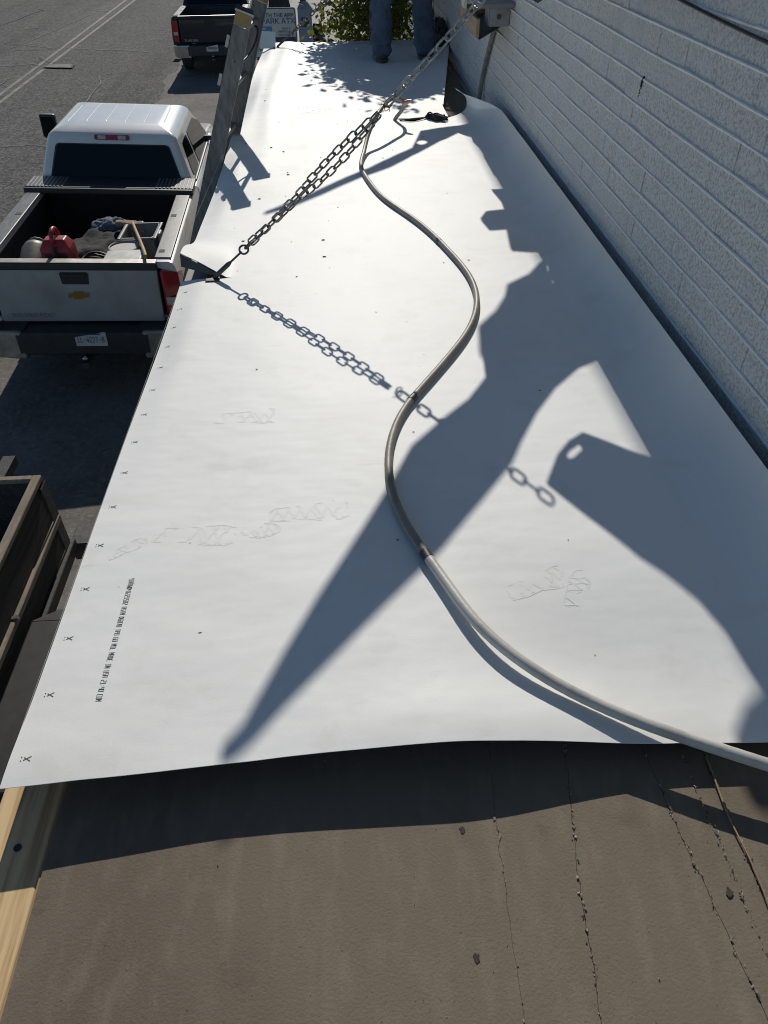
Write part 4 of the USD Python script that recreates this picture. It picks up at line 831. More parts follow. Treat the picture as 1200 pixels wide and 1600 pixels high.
# load in the bed
def bed(x, y, z=0.0): return (TX + x, TY + y, ZG + 0.78 + z)
can = thing('fuel_can', 'red plastic fuel can standing at the back of the truck bed', 'fuel can', bed(-0.125, 0.30, 0.34))
cbm = rbox(-0.15, 0.15, -0.11, 0.11, 0, 0.30, 0.035) - rbox(-0.09, 0.09, -0.2, -0.085, 0.08, 0.2, 0.01)
obj('body', cbm, M['red_plastic'], can, smooth=40)
obj('shoulder', Manifold.batch_hull([Manifold.sphere(0.025, 10).translate(q) for sx in (-1, 1) for q in ((sx * 0.12, -0.08, 0.28), (sx * 0.12, 0.08, 0.28), (sx * 0.085, -0.045, 0.34), (sx * 0.085, 0.05, 0.34))]), M['red_plastic'], can, smooth=40)
obj('handle', tube(spline([(0, -0.085, 0.345), (0, -0.06, 0.425), (0, 0.02, 0.445), (0, 0.09, 0.40), (0, 0.10, 0.33)], 24), 0.021, 10), M['red_plastic'], can, smooth=True)
obj('dark_recess', rbox(-0.105, 0.105, -0.118, -0.10, 0.02, 0.25, 0.008), M['black_plastic'], can, smooth=40)
obj('spout', tube(spline([(0.0, -0.115, 0.20), (0.0, -0.135, 0.27), (0.01, -0.125, 0.33)], 12), [0.022] * 6 + [0.017] * 6, 10), M['black_plastic'], can, smooth=True)
tk = thing('gas_cylinder', 'grey gas cylinder lying left of the red fuel can', 'gas cylinder', bed(-0.42, 0.37, 0.44))
prof = [(0.001, -0.22), (0.06, -0.22), (0.115, -0.19), (0.14, -0.13), (0.14, 0.12), (0.12, 0.18), (0.07, 0.215), (0.03, 0.22), (0.001, 0.22)]
cy = trimesh.creation.revolve(np.array(prof), sections=28); cy.apply_transform(trimesh.transformations.rotation_matrix(-1.15, [1, 0, 0])); obj('tank', cy, M['tank'], tk, smooth=40)
a = np.linspace(0, 2 * np.pi, 20, endpoint=False); rg = np.c_[0.085 * np.cos(a), 0.085 * np.sin(a), 0 * a + 0.235] @ trimesh.transformations.rotation_matrix(-1.15, [1, 0, 0])[:3, :3].T
obj('collar', tube(rg, 0.012, 8, closed=True), M['tank'], tk, smooth=True)
obj('valve', rbox(-0.025, 0.025, 0.17, 0.24, 0.06, 0.12, 0.008), M['dull_chrome'], tk, smooth=40)
yg = thing('yellow_bottle', 'yellow plastic bottle leaning behind the grey gas cylinder', 'bottle', bed(-0.30, 0.60, 0.36))
obj('body', Manifold.batch_hull([Manifold.sphere(0.035, 10).translate(q) for q in ((-0.06, 0, 0.14), (0.05, -0.05, 0.03), (-0.05, 0.06, 0.12), (0.06, 0.02, 0.02))]), M['yellow_plastic'], yg, smooth=40)
obj('cap', disc(0.02, 0.02, -0.03, 0.03, 14).apply_transform(trimesh.transformations.rotation_matrix(0.7, [0, 1, 0])).apply_translation((-0.085, 0.01, 0.175)), M['white_plastic'], yg, smooth=40)
wb = thing('white_box', 'white plastic box with cut dark edge at the right rear of the bed', 'box', bed(0.51, 0.24, 0.18))
obj('shell', rbox(-0.19, 0.19, -0.13, 0.13, 0, 0.36, 0.02) - rbox(-0.15, 0.15, -0.3, -0.10, 0.15, 0.29, 0.015), M['white_plastic'], wb, smooth=40)
obj('dark_inner', cat_(*[rbox(-0.15 + 0.1 * k, -0.052 + 0.1 * k, -0.125, -0.098, 0.155, 0.245 + 0.03 * (k % 2), 0.02) for k in range(3)]), M['bed_liner'], wb, smooth=40)
bk = thing('bucket', 'pale round bucket behind the white box in the truck bed', 'bucket', bed(0.42, 0.62, 0.12))
pf = np.array([(0.001, 0), (0.13, 0), (0.15, 0.34), (0.158, 0.345), (0.158, 0.36), (0.144, 0.36), (0.126, 0.02), (0.001, 0.02)])
obj('pail', trimesh.creation.revolve(pf, sections=32), M['grey_plastic'], bk, smooth=40)
obj('contents', trimesh.creation.cylinder(0.142, 0.02, sections=28).apply_translation((0, 0, 0.335)), M['cardboard_white'], bk)
obj('bail', tube(0.002 + np.array([(0.16 * math.cos(q), 0.16 * math.sin(q) * 0.95, 0.345 + 0.02 * math.sin(q)) for q in np.linspace(0, math.pi, 20)]), 0.004, 6), M['galv'], bk, smooth=True)
gb = thing('grey_tub', 'grey plastic tub at the right side of the truck bed', 'tub', bed(0.50, 1.06, 0.05))
obj('tub', rbox(-0.19, 0.19, -0.22, 0.22, 0, 0.42, 0.03) - rbox(-0.165, 0.165, -0.195, 0.195, 0.03, 0.6, 0.03), M['grey_plastic'], gb, smooth=40)
obj('rim', cat_(rbox(-0.205, -0.168, -0.235, 0.235, 0.40, 0.425, 0.01), rbox(0.168, 0.205, -0.235, 0.235, 0.40, 0.425, 0.01), rbox(-0.168, 0.168, -0.235, -0.2, 0.40, 0.425, 0.01), rbox(-0.168, 0.168, 0.2, 0.235, 0.40, 0.425, 0.01)), M['grey_plastic'], gb, smooth=40)
obj('latch', rbox(0.19, 0.225, -0.1, 0.02, 0.31, 0.42, 0.01), M['white_plastic'], gb, smooth=40)
rk = thing('long_hammer', 'long wooden tool handle leaning over the right rear of the bed', 'hammer', bed(0, 0, 0))
obj('shaft', tube(spline([(0.775, 0.03, 0.60), (0.63, 0.5, 0.555), (0.45, 1.05, 0.50), (0.36, 1.34, 0.46)], 30), 0.017, 10), M['handle_wood'], rk, smooth=True)
obj('head', rbox(0.22, 0.48, 1.33, 1.40, 0.36, 0.46, 0.02), M['steel_dark'], rk, smooth=40)
gl = thing('work_glove', 'tan work glove draped on the tool handle near the tub', 'glove', bed(0.34, 1.33, 0.46))
hands = Manifold.batch_hull([Manifold.sphere(0.03, 10).translate(q) for q in ((-0.06, 0, 0), (0.04, 0.02, -0.01), (0.05, -0.05, -0.02), (-0.05, -0.05, 0))])
for k in range(4): hands = hands + Manifold.batch_hull([Manifold.sphere(0.018, 8).translate((0.04, -0.05 + 0.025 * k, -0.01)), Manifold.sphere(0.015, 8).translate((0.15 + 0.01 * (k % 2), -0.085 + 0.035 * k, -0.075))])
hands = hands + Manifold.batch_hull([Manifold.sphere(0.02, 8).translate((-0.02, -0.06, 0)), Manifold.sphere(0.016, 8).translate((0.06, -0.12, -0.05))])
obj('glove', hands, M['cloth_tan'], gl, smooth=50)
obj('cuff', rbox(-0.16, -0.07, -0.07, 0.03, -0.03, 0.035, 0.025), M['cloth_tan'], gl, smooth=50)
def cloth_heap(name, label, loc, sx, sy, sz, material, seed, cat='cloth'):
    ic = trimesh.creation.icosphere(4, radius=1.0); V = np.array(ic.vertices); n = meshkit.fbm(V * 2.6 + seed, 4, seed)
    V = V * (0.65 + 0.75 * n)[:, None]; V[:, 2] = np.maximum(V[:, 2], -0.15); V = V * [sx, sy, sz]; ic.vertices = V
    o = obj(name, ic.apply_translation(loc), material, smooth=True); keys(o, label, cat); return o
cloth_heap('dark_tarp', 'black crumpled tarp heaped in the middle of the truck bed', bed(-0.02, 1.05, 0.05), 0.50, 0.62, 0.34, M['cloth_dark'], 3, 'tarp')
cloth_heap('dark_sack', 'black sack under the red fuel can and gas cylinder', bed(-0.25, 0.40, 0.05), 0.45, 0.36, 0.30, M['cloth_dark'], 21, 'sack')
cloth_heap('cable_heap', 'dark coiled cables right of the red fuel can', bed(0.10, 0.42, 0.12), 0.20, 0.22, 0.24, M['cable'], 8, 'cables')
cloth_heap('blue_jacket', 'dark blue crumpled jacket at the front of the truck bed', bed(0.08, 1.45, 0.34), 0.20, 0.16, 0.14, M['denim_seam'], 12, 'jacket')
cl = []
for k in range(5):
    aa = np.linspace(0, 2 * np.pi, 26, endpoint=False); cl.append(tube(np.c_[0.12 * np.cos(aa) * (1 + 0.06 * k), 0.15 * np.sin(aa), 0.02 * np.sin(2 * aa + k) + 0.014 * k], 0.012, 6, closed=True))
hz_ = thing('coiled_hose', 'dark coiled hose beside the red fuel can', 'hose', bed(0.16, 0.42, 0.37)); obj('coil', cat_(*cl), M['vinyl'], hz_, smooth=True)

dark = dict(bed=1.9, roof_back=2.35, roof_front=4.2, wind_base=4.9, length=5.85, belt=1.33, half=1.015, height=1.93, roof_half=0.72, rail=1.345, pillar=3.2, bumper=M['chrome'], yaw=0.03, cap=M['black_car'], captop=M['alu_bright'])
truck2, gate2 = pickup('parked_pickup', 'black pickup truck parked far ahead behind the ladder tips', (-3.17, 22.6, ZG), M['black_car'], dark)
obj('lettering', text_on('TUNDRA', 0.05, (-0.72, -0.036, 0.80), (1, 0, 0), (0, 0, 1), 0.004, width=0.36), M['chrome'], gate2)

# ------------------------------------------------------------------ old wooden trailer
tr = thing('wooden_trailer', 'weathered wooden side trailer with dark load left of the awning', 'trailer', (-2.02, 3.77, ZG))
RZ = 1.22
def tbox(name, *a, m='grey_wood', c=0.005, p=None): return obj(name, cbox(*a, c), M[m], p or tr)
for s, x in ((1, 0.0), (-1, -1.62)):
    o = 0.0
    tbox('rim', x - 0.055 if s > 0 else x, x if s > 0 else x + 0.055, -2.9, 0.0, RZ - 0.038, RZ, m='rim_wood')
    tbox('side_board', x - 0.035, x - 0.008, -2.9, -0.005, RZ - 0.335, RZ - 0.040)
    tbox('batten', x - 0.034, x + 0.018, -2.9, -0.004, RZ - 0.385, RZ - 0.338, m='rim_wood')
    tbox('side_board', x - 0.033, x - 0.006, -2.9, -0.005, RZ - 0.60, RZ - 0.388)
    tbox('frame_rail', x - 0.05, x + 0.035, -2.95, 0.03, RZ - 0.70, RZ - 0.603, m='steel_dark')
    for yy in (-0.06, -0.9, -1.9, -2.8):
        tbox('post', x - 0.085, x - 0.037, yy - 0.045, yy + 0.045, RZ - 0.61, RZ - 0.041)
tbox('rim', -1.563, -0.057, -0.045, 0.0, RZ - 0.036, RZ - 0.001, m='rim_wood')
tbox('end_board', -1.58, -0.04, -0.032, -0.008, RZ - 0.335, RZ - 0.04); tbox('end_board', -1.58, -0.04, -0.031, -0.007, RZ - 0.605, RZ - 0.338)
tbox('corner_strap', 0.0015, 0.010, -0.10, 0.004, RZ - 0.60, RZ - 0.05, m='steel_dark')
tbox('floor', -1.58, -0.04, -2.9, -0.035, RZ - 0.68, RZ - 0.62)
obj('fender', cat_(rbox(0.04, 0.26, -1.95, -0.85, 0.74, 0.765, 0.01), hull([(0.04, -0.85, 0.74), (0.26, -0.85, 0.74), (0.04, -0.85, 0.765), (0.26, -0.85, 0.765), (0.04, -0.55, 0.48), (0.26, -0.55, 0.48), (0.04, -0.53, 0.5), (0.26, -0.53, 0.5)])), M['black_plastic'], tr)
w = disc(0.33, 0.33, 0.06, 0.24, 28); w.apply_translation((0, -1.35, 0.34)); wt_ = obj('wheel', w, M['tyre'], tr, smooth=30)
w = disc(0.19, 0.17, 0.235, 0.25, 20); w.apply_translation((0, -1.35, 0.34)); obj('rim', w, M['dull_chrome'], wt_, smooth=30)
tbox('tail_light_box', -0.02, 0.13, 0.03, 0.24, 0.40, 0.56, m='steel_dark')
obj('tongue', cat_(bx(-0.86, -0.76, 0.03, 1.15, 0.46, 0.54)), M['steel_dark'], tr)
jk = obj('tongue_jack', tube([(-0.55, 0.34, 0.15), (-0.55, 0.34, 1.16)], 0.035, 12), M['galv'], tr, smooth=40)
obj('jack_crank', tube(spline([(-0.55, 0.34, 1.16), (-0.54, 0.33, 1.22), (-0.47, 0.32, 1.25), (-0.40, 0.31, 1.26), (-0.39, 0.31, 1.34)], 24), 0.012, 8), M['alu_bright'], jk, smooth=True)
cloth_heap('load_tarp', 'black plastic tarp over the load inside the wooden trailer', (-2.85, 2.3, ZG + 0.62), 0.72, 1.36, 0.30, M['bag'], 31, 'tarp')
sw = []
for k in range(11):
    p = np.array([-2.16 - 0.09 * rng.uniform(0, 1), 2.35 + 0.12 * k, ZG + 0.80 + rng.uniform(0, 0.06)]); d = rng.normal(0, 1, 3) * [0.10, 0.14, 0.05]
    sw.append(tube([p - d, p + d], 0.016, 5))
obj('wood_scraps', cat_(*sw), M['rim_wood'], kind='stuff', label='splintered grey wood scraps along the inside of the trailer')
lt = []
for k in range(60):
    x, y = rng.uniform(-2.1, -1.4), rng.uniform(3.6, 5.2); s = rng.uniform(0.01, 0.03); P = rng.normal(0, 1, (6, 3)); lt.append(hull(P * s * [1, 1, 0.25] + [x, y, ZG + 0.012]))
obj('kerb_litter', cat_(*lt), M['litter'], kind='stuff', label='dry leaves and grit on the road behind the trailer')

# ------------------------------------------------------------------ parking sign, pay station, bag
sg = thing('parking_sign', 'white and blue pay with the app parking sign beyond the awning', 'sign', (0, 11.0, 0))
obj('post', tube([(-0.80, 0.03, ZG + 0.1), (-0.80, 0.03, 0.0)], 0.028, 10), M['galv'], sg, smooth=40)
def plaque(name, x0, x1, z0, z1, y, m, r=0.02, p=sg, t=0.004):
    return obj(name, extr(rpoly([(x0, z0), (x1, z0), (x1, z1), (x0, z1)], r), t, (0, y, 0), (1, 0, 0), (0, 0, 1)), M[m], p)
face = plaque('panel', -1.20, -0.452, -0.350, 0.030, 0.0, 'sign_white', 0.035)
fr = rpoly([(-1.192, -0.342), (-0.460, -0.342), (-0.460, 0.022), (-1.192, 0.022)], 0.03); fr = fr.difference(fr.buffer(-0.009))
obj('border', extr(fr, 0.002, (0, -0.0042, 0), (1, 0, 0), (0, 0, 1)), M['sign_navy'], face)
def letters(text, x0, x1, zb, h, m, bold=True, p=face):
    obj('lettering', text_on(text, h, (x0, -0.0045, zb), (1, 0, 0), (0, 0, 1), 0.002, width=(x1 - x0), bold=bold), M[m], p)
letters('PAY WITH THE APP', -1.06, -0.492, -0.072, 0.040, 'sign_navy'); letters('PARK ATX', -0.900, -0.475, -0.140, 0.056, 'sign_blue')
arrow = Polygon([(-0.99, -0.14), (-0.955, -0.14), (-0.955, -0.105), (-0.972, -0.085), (-0.99, -0.105)]); obj('app_icon', extr(arrow, 0.002, (0, -0.0045, 0), (1, 0, 0), (0, 0, 1)), M['sign_blue'], face)
zp = plaque('zone_panel', -1.05, -0.768, -0.285, -0.168, -0.0045, 'sign_teal', 0.008, face, 0.002)
obj('lettering', text_on('ZONE', 0.022, (-0.94, -0.0068, -0.205), (1, 0, 0), (0, 0, 1), 0.002, width=0.09, bold=True), M['sign_white'], zp)
obj('lettering', text_on('39712', 0.050, (-0.985, -0.0068, -0.272), (1, 0, 0), (0, 0, 1), 0.002, width=0.195, bold=True), M['sign_white'], zp)
letters('Sign up at', -0.640, -0.535, -0.200, 0.020, 'ink', False); letters('ParkATX.com', -0.690, -0.52, -0.235, 0.022, 'ink', True)
plaque('small_print', -0.69, -0.49, -0.258, -0.250, -0.0045, 'grey_plastic', 0.0, face, 0.0015); plaque('small_print', -0.69, -0.50, -0.272, -0.265, -0.0045, 'grey_plastic', 0.0, face, 0.0015)
plaque('blue_bar', -0.735, -0.475, -0.332, -0.285, -0.0045, 'sign_navy', 0.004, face, 0.002)
lowp = plaque('lower_panel', -1.14, -0.70, -0.50, -0.362, 0.0, 'sign_white', 0.02)
obj('lettering', text_on('PAY', 0.042, (-0.985, -0.0045, -0.435), (1, 0, 0), (0, 0, 1), 0.002, width=0.11, bold=True), M['sign_navy'], lowp)
obj('pin_icon', extr(Point(-1.035, -0.40).buffer(0.016).union(Polygon([(-1.051, -0.404), (-1.019, -0.404), (-1.035, -0.455)])), 0.002, (0, -0.0045, 0), (1, 0, 0), (0, 0, 1)), M['sign_navy'], lowp)
ks = thing('pay_station', 'blue grey parking pay station behind the parking sign', 'pay station', (-0.67, 21.6, ZG + 0.12))
obj('body', rbox(-0.17, 0.17, -0.14, 0.14, 0, 1.50, 0.03), M['kiosk_blue'], ks, smooth=40)
obj('hood', Manifold.batch_hull([Manifold.sphere(0.02, 8).translate(q) for q in ((-0.15, -0.13, 1.48), (0.21, -0.13, 1.42), (-0.15, 0.13, 1.48), (0.21, 0.13, 1.42), (-0.06, -0.06, 1.60), (0.06, -0.06, 1.60), (-0.06, 0.06, 1.60), (0.06, 0.06, 1.60))]), M['kiosk_blue'], ks, smooth=40)
obj('neck', tube([(-0.02, 0, 1.58), (-0.02, 0, 2.05)], 0.075, 12), M['black_plastic'], ks, smooth=40)
obj('solar_panel', rbox(-0.25, 0.36, -0.2, 0.3, 2.02, 2.08, 0.015), M['black_plastic'], ks, smooth=40)
obj('screen', rbox(-0.10, 0.10, -0.147, -0.138, 1.1, 1.3, 0.003), M['black_plastic'], ks)
def dark_bag(name, label, loc, sx, sy, sz, seed): cloth_heap(name, label, loc, sx, sy, sz, M['bag'], seed, 'bag')
dark_bag('rubbish_bag', 'black rubbish bag on the pavement beyond the awning end', (-0.52, 26.5, ZG + 0.12), 0.30, 0.28, 0.46, 41)
dark_bag('tool_bag', 'black tool bag on the sheet against the brick wall', (1.03, 8.35, 0.02), 0.10, 0.22, 0.20, 43)
cb = thing('paper_scrap', 'torn pale paper sack standing by the wall behind the worker', 'paper', (1.02, 8.62, 0.0))
obj('sheet', hull([(-0.10, 0, 0), (0.10, 0.02, 0), (-0.02, 0.05, 0.26), (0.09, 0.04, 0.18), (-0.09, -0.05, 0.12), (0.0, -0.10, 0.02)]), M['cardboard_white'], cb)

# ------------------------------------------------------------------ boxed opening with junction box on the wall
bf = thing('boxed_opening', 'open wooden box frame with dark inside on the brick wall', 'wooden frame', (0, 0, 0))
obj('front_board', cbox(0.9109, 0.9336, 5.4065, 6.1285, 0.4995, 0.6003, 0.003), M['plywood'], bf)
obj('far_board', cbox(0.9352, 1.1166, 6.1033, 6.1285, 0.5037, 0.5961, 0.003), M['plywood'], bf)
obj('inner_panel', hull([(0.9352, 5.4065, 0.4953), (0.9352, 6.1017, 0.4953), (1.125, 5.5409, 0.5625), (1.125, 6.1017, 0.5625), (0.9352, 5.4065, 0.4869), (0.9352, 6.1017, 0.4869), (1.125, 5.5409, 0.5541), (1.125, 6.1017, 0.5541)]), M['cable'], bf)
obj('white_panel', hull([(0.8899, 5.8767, 0.6045), (0.9151, 6.2964, 0.6297), (0.9235, 5.8347, 0.7304), (0.9403, 6.2964, 0.764), (0.9151, 5.8767, 0.5961), (0.9487, 5.8767, 0.7304)]), M['cardboard_white'], bf)
jb = thing('junction_box', 'small grey junction box at the top of the wall conduit', 'junction box', (1.0662, 5.4989, 0.6087))
obj('box', rbox(-0.07, 0.06, -0.075, 0.075, -0.055, 0.055, 0.006), M['box_grey'], jb, smooth=40)
obj('cover', rbox(-0.078, -0.069, -0.066, 0.066, -0.048, 0.048, 0.003), M['box_grey'], jb, smooth=40)
obj('knockout', disc(0.016, 0.016, -0.0005, 0.0005, 16).apply_transform(trimesh.transformations.rotation_matrix(math.pi / 2, [0, 0, 1])).apply_translation((-0.01, -0.0765, 0.0)), M['steel_dark'], jb)
obj('mounting_plate', rbox(-0.16, 0.06, -0.20, 0.16, 0.057, 0.085, 0.006), M['cabinet'], jb, smooth=40)
wc = thing('wall_conduit', 'grey conduit running down the brick wall from the junction box', 'conduit', (0, 0, 0))
obj('pipe', tube(spline([(1.0956, 5.5744, 0.5709), (1.1048, 5.7759, 0.5121), (1.1065, 5.9438, 0.361), (1.1065, 6.0949, 0.1931), (1.1048, 6.1537, 0.0924), (1.0914, 6.1285, 0.0)], 40), 0.017, 10), M['fibreglass'], wc, smooth=True)
wcab = thing('wall_cable', 'dark cable sagging along the upper right of the brick wall', 'cable', (0, 0, 0))
obj('cable', tube(spline([(1.1208, 3.8618, 1.0116), (1.1199, 3.2741, 1.0033), (1.1191, 2.7536, 0.9881), (1.1182, 2.4682, 0.9772), (1.1182, 2.1072, 0.9672), (1.1199, 1.5951, 0.9655), (1.1216, 1.0074, 0.9739)], 60), 0.0052, 8), M['cable'], wcab, smooth=True)

# ------------------------------------------------------------------ people
def bones(pairs, J, pad=0.0, seg=14):
    parts = []
    for a, b in pairs:
        (pa, ra), (pb, rb) = J[a], J[b]
        parts.append(Manifold.batch_hull([Manifold.sphere(ra + pad, seg).translate(tuple(pa)), Manifold.sphere(rb + pad, seg).translate(tuple(pb))]))
    return Manifold.batch_boolean(parts, m3.OpType.Add)
def soft(m, edge=0.03, it=8, wrinkle=0.0, scale=(14, 14, 22), seed=0):
    v, f, _ = meshkit.arrays(m.refine_to_length(edge)); t = trimesh.Trimesh(v, f); trimesh.smoothing.filter_taubin(t, iterations=it)
    if wrinkle:
        n = t.vertex_normals; k = meshkit.fbm(np.array(t.vertices) * scale, 3, seed) - 0.5; t.vertices = t.vertices + n * (k * wrinkle * 2)[:, None]
    return t
def hand(J, elbow, wrist, side, parts):
    w, e = np.array(J[wrist][0]), np.array(J[elbow][0]); d = w - e; d /= np.linalg.norm(d)
    s = np.cross(d, [0, 1, 0.2]); s /= np.linalg.norm(s); n = np.cross(s, d); hullp = lambda *q: Manifold.batch_hull([Manifold.sphere(r, 10).translate(tuple(p)) for p, r in q])
    palm = w + d * 0.05
    parts.append(hullp((w, 0.026), (w + d * 0.085 + s * 0.03, 0.014), (w + d * 0.085 - s * 0.03, 0.014), (palm, 0.022)))
    for k in range(4):
        o = w + d * 0.085 + s * (0.032 - 0.021 * k); L = (0.068, 0.078, 0.073, 0.057)[k]
        p1 = o + d * L * 0.5 + n * 0.012; p2 = p1 + d * L * 0.35 + n * 0.026
        parts += [hullp((o, 0.0095), (p1, 0.0088)), hullp((p1, 0.0088), (p2, 0.0076))]
    o = w + d * 0.03 + s * 0.03; p1 = o + d * 0.035 + s * 0.03; p2 = p1 + d * 0.03 + s * 0.006
    parts += [hullp((o, 0.013), (p1, 0.0105)), hullp((p1, 0.0105), (p2, 0.0085))]
def person(label, J, face_dir, top, legs, group=None):
    t = thing('person', label, 'person', (0, 0, 0))
    P = [('hipL', 'kneeL'), ('kneeL', 'ankL'), ('hipR', 'kneeR'), ('kneeR', 'ankR'), ('ankL', 'toeL'), ('ankR', 'toeR'), ('hipL', 'hipR'), ('hipL', 'waist'), ('hipR', 'waist'), ('waist', 'chestL'), ('waist', 'chestR'), ('chestL', 'chestR'), ('chestL', 'shL'), ('chestR', 'shR'), ('shL', 'shR'),
         ('shL', 'neck'), ('shR', 'neck'), ('neck', 'head'), ('shL', 'elL'), ('elL', 'wrL'), ('shR', 'elR'), ('elR', 'wrR')]
    body = bones(P, J); extra = []
    hand(J, 'elL', 'wrL', -1, extra); hand(J, 'elR', 'wrR', 1, extra)
    h = np.array(J['head'][0]); f = np.array(face_dir, float); f /= np.linalg.norm(f); up = h - np.array(J['neck'][0]); up -= f * (f @ up); up /= np.linalg.norm(up); sd_ = np.cross(f, up)
    sph = lambda p, r: Manifold.sphere(r, 12).translate(tuple(p))
    extra.append(Manifold.batch_hull([sph(h + up * 0.04 - f * 0.02, 0.085), sph(h - up * 0.075 + f * 0.045, 0.038), sph(h + up * 0.02 + f * 0.03, 0.07)]))
    extra.append(Manifold.batch_hull([sph(h + f * 0.092 + up * 0.015, 0.010), sph(h + f * 0.112 - up * 0.02, 0.013)]))
    for s in (-1, 1): extra.append(Manifold.batch_hull([sph(h + sd_ * s * 0.084 + up * 0.02, 0.014), sph(h + sd_ * s * 0.086 - up * 0.02, 0.010)]))
    obj('body', soft(Manifold.batch_boolean([body] + extra, m3.OpType.Add), 0.02, 5), M['skin'], t, smooth=True)
    for s in (-1, 1): obj('eye', trimesh.creation.icosphere(2, radius=0.012).apply_translation(h + f * 0.088 + sd_ * s * 0.032 + up * 0.012), M['bed_liner'], t, smooth=True)
    obj('mouth', rbox(-0.022, 0.022, -0.004, 0.004, -0.003, 0.003, 0.002).transform(np.c_[np.array([sd_, f, up]).T, h + f * 0.083 - up * 0.062]), M['skin'], t)
    obj('hair', soft(Manifold.batch_hull([sph(h + up * 0.055 - f * 0.025, 0.088), sph(h + up * 0.085 + f * 0.02, 0.066), sph(h - up * 0.03 - f * 0.05, 0.066)]) - Manifold.batch_hull([sph(h - up * 0.02 + f * 0.09, 0.07), sph(h - up * 0.12 + f * 0.05, 0.05)]), 0.02, 2), M['hair'], t, smooth=True)
    lg = obj('trousers', soft(bones([('hipL', 'kneeL'), ('kneeL', 'cuffL'), ('hipR', 'kneeR'), ('kneeR', 'cuffR'), ('hipL', 'hipR'), ('hipL', 'waist'), ('hipR', 'waist')], {**J, **{k + s: (J[a + s][0] if k != 'cuff' else np.array(J['ank' + s][0]) + [0, 0, 0.01], {'knee': 0.082, 'cuff': 0.084}[k]) for k, a in (('knee', 'knee'), ('cuff', 'ank')) for s in 'LR'}}, 0.012, 18), 0.016, 6, 0.026, (6, 6, 17), 5), legs, t, smooth=True)
    if legs is M['denim']:
        for s, sgn in (('L', -1), ('R', 1)):
            a, k, b = (np.array(J[q + s][0]) for q in ('hip', 'knee', 'ank'))
            obj('seam', tube(spline([a + [sgn * 0.112, -0.01, 0], k + [sgn * 0.097, -0.008, 0], b + [sgn * 0.098, -0.005, 0.03]], 20), 0.003, 5), M['denim_seam'], lg, smooth=True)
    obj('shirt', soft(bones([('waist', 'chestL'), ('waist', 'chestR'), ('chestL', 'chestR'), ('chestL', 'shL'), ('chestR', 'shR'), ('shL', 'shR'), ('shL', 'elL'), ('shR', 'elR'), ('hipL', 'waist'), ('hipR', 'waist')], J, 0.018, 16), 0.025, 6, 0.010, (10, 10, 18), 9), top, t, smooth=True)
    for s in 'LR':
        a, tt = np.array(J['ank' + s][0]), np.array(J['toe' + s][0]); d = tt - a; d[2] = 0; d /= np.linalg.norm(d); zf = tt[2] - J['toe' + s][1]
        at_ = lambda u, z, r: Manifold.sphere(r, 12).translate(tuple(np.array([a[0], a[1], zf]) + d * u + [0, 0, z]))
        bt = obj('boot', soft(Manifold.batch_hull([at_(-0.045, 0.05, 0.046), at_(0.13, 0.042, 0.042), at_(0.19, 0.035, 0.034)]) + Manifold.batch_hull([at_(-0.03, 0.06, 0.05), at_(0.0, 0.19, 0.058), at_(0.05, 0.08, 0.05)]), 0.02, 3), M['boot'], t, smooth=True)
        obj('sole', Manifold.batch_hull([at_(u, z, 0.006).translate(tuple(np.cross(d, [0, 0, 1]) * q)) for u, q in ((-0.095, 0.02), (-0.095, -0.02), (-0.02, 0.05), (-0.02, -0.05), (0.14, 0.05), (0.14, -0.05), (0.225, 0.02), (0.225, -0.02)) for z in (0.007, 0.022)]), M['black_plastic'], bt)
    return t
J = {'hipL': ((0.505, 7.70, 0.86), 0.105), 'hipR': ((0.735, 7.74, 0.86), 0.105), 'kneeL': ((0.438, 7.62, 0.47), 0.068), 'kneeR': ((0.80, 7.70, 0.47), 0.068), 'ankL': ((0.435, 7.64, 0.095), 0.045), 'ankR': ((0.838, 7.75, 0.095), 0.045),
     'toeL': ((0.405, 7.82, 0.036), 0.034), 'toeR': ((0.90, 7.92, 0.036), 0.034), 'waist': ((0.61, 7.86, 0.98), 0.125), 'chestL': ((0.50, 8.08, 1.10), 0.105), 'chestR': ((0.70, 8.10, 1.10), 0.105), 'shL': ((0.40, 8.16, 1.16), 0.065), 'shR': ((0.78, 8.18, 1.16), 0.065),
     'neck': ((0.58, 8.27, 1.20), 0.058), 'head': ((0.57, 8.42, 1.19), 0.085), 'elL': ((0.21, 8.12, 1.00), 0.045), 'wrL': ((0.13, 8.26, 0.80), 0.032), 'elR': ((0.84, 8.36, 0.95), 0.045), 'wrR': ((0.72, 8.52, 0.80), 0.032)}
person('person in blue jeans and dark boots bending over at the awning end', J, (0.05, 0.75, -0.66), M['shirt'], M['denim'])
def upright(x, y, z, w=0.30):
    B = dict(hipL=((-0.10, 0, 0.92), 0.10), hipR=((0.10, 0, 0.92), 0.10), kneeL=((-w * 0.45, 0.02, 0.50), 0.066), kneeR=((w * 0.45, 0.02, 0.50), 0.066), ankL=((-w * 0.52, -0.02, 0.10), 0.045), ankR=((w * 0.52, -0.02, 0.10), 0.045), toeL=((-w * 0.58, 0.16, 0.036), 0.034), toeR=((w * 0.58, 0.16, 0.036), 0.034),
             waist=((0, 0, 1.08), 0.125), chestL=((-0.09, 0, 1.30), 0.105), chestR=((0.09, 0, 1.30), 0.105), shL=((-0.18, 0, 1.44), 0.062), shR=((0.18, 0, 1.44), 0.062), neck=((0, 0.01, 1.52), 0.055), head=((0, 0.03, 1.66), 0.085), elL=((-0.25, 0.02, 1.16), 0.044), wrL=((-0.24, 0.16, 0.95), 0.031), elR=((0.25, 0.02, 1.16), 0.044), wrR=((0.24, 0.16, 0.95), 0.031))
    return {k: ((a[0] + x, a[1] + y, a[2] + z), r) for k, (a, r) in B.items()}
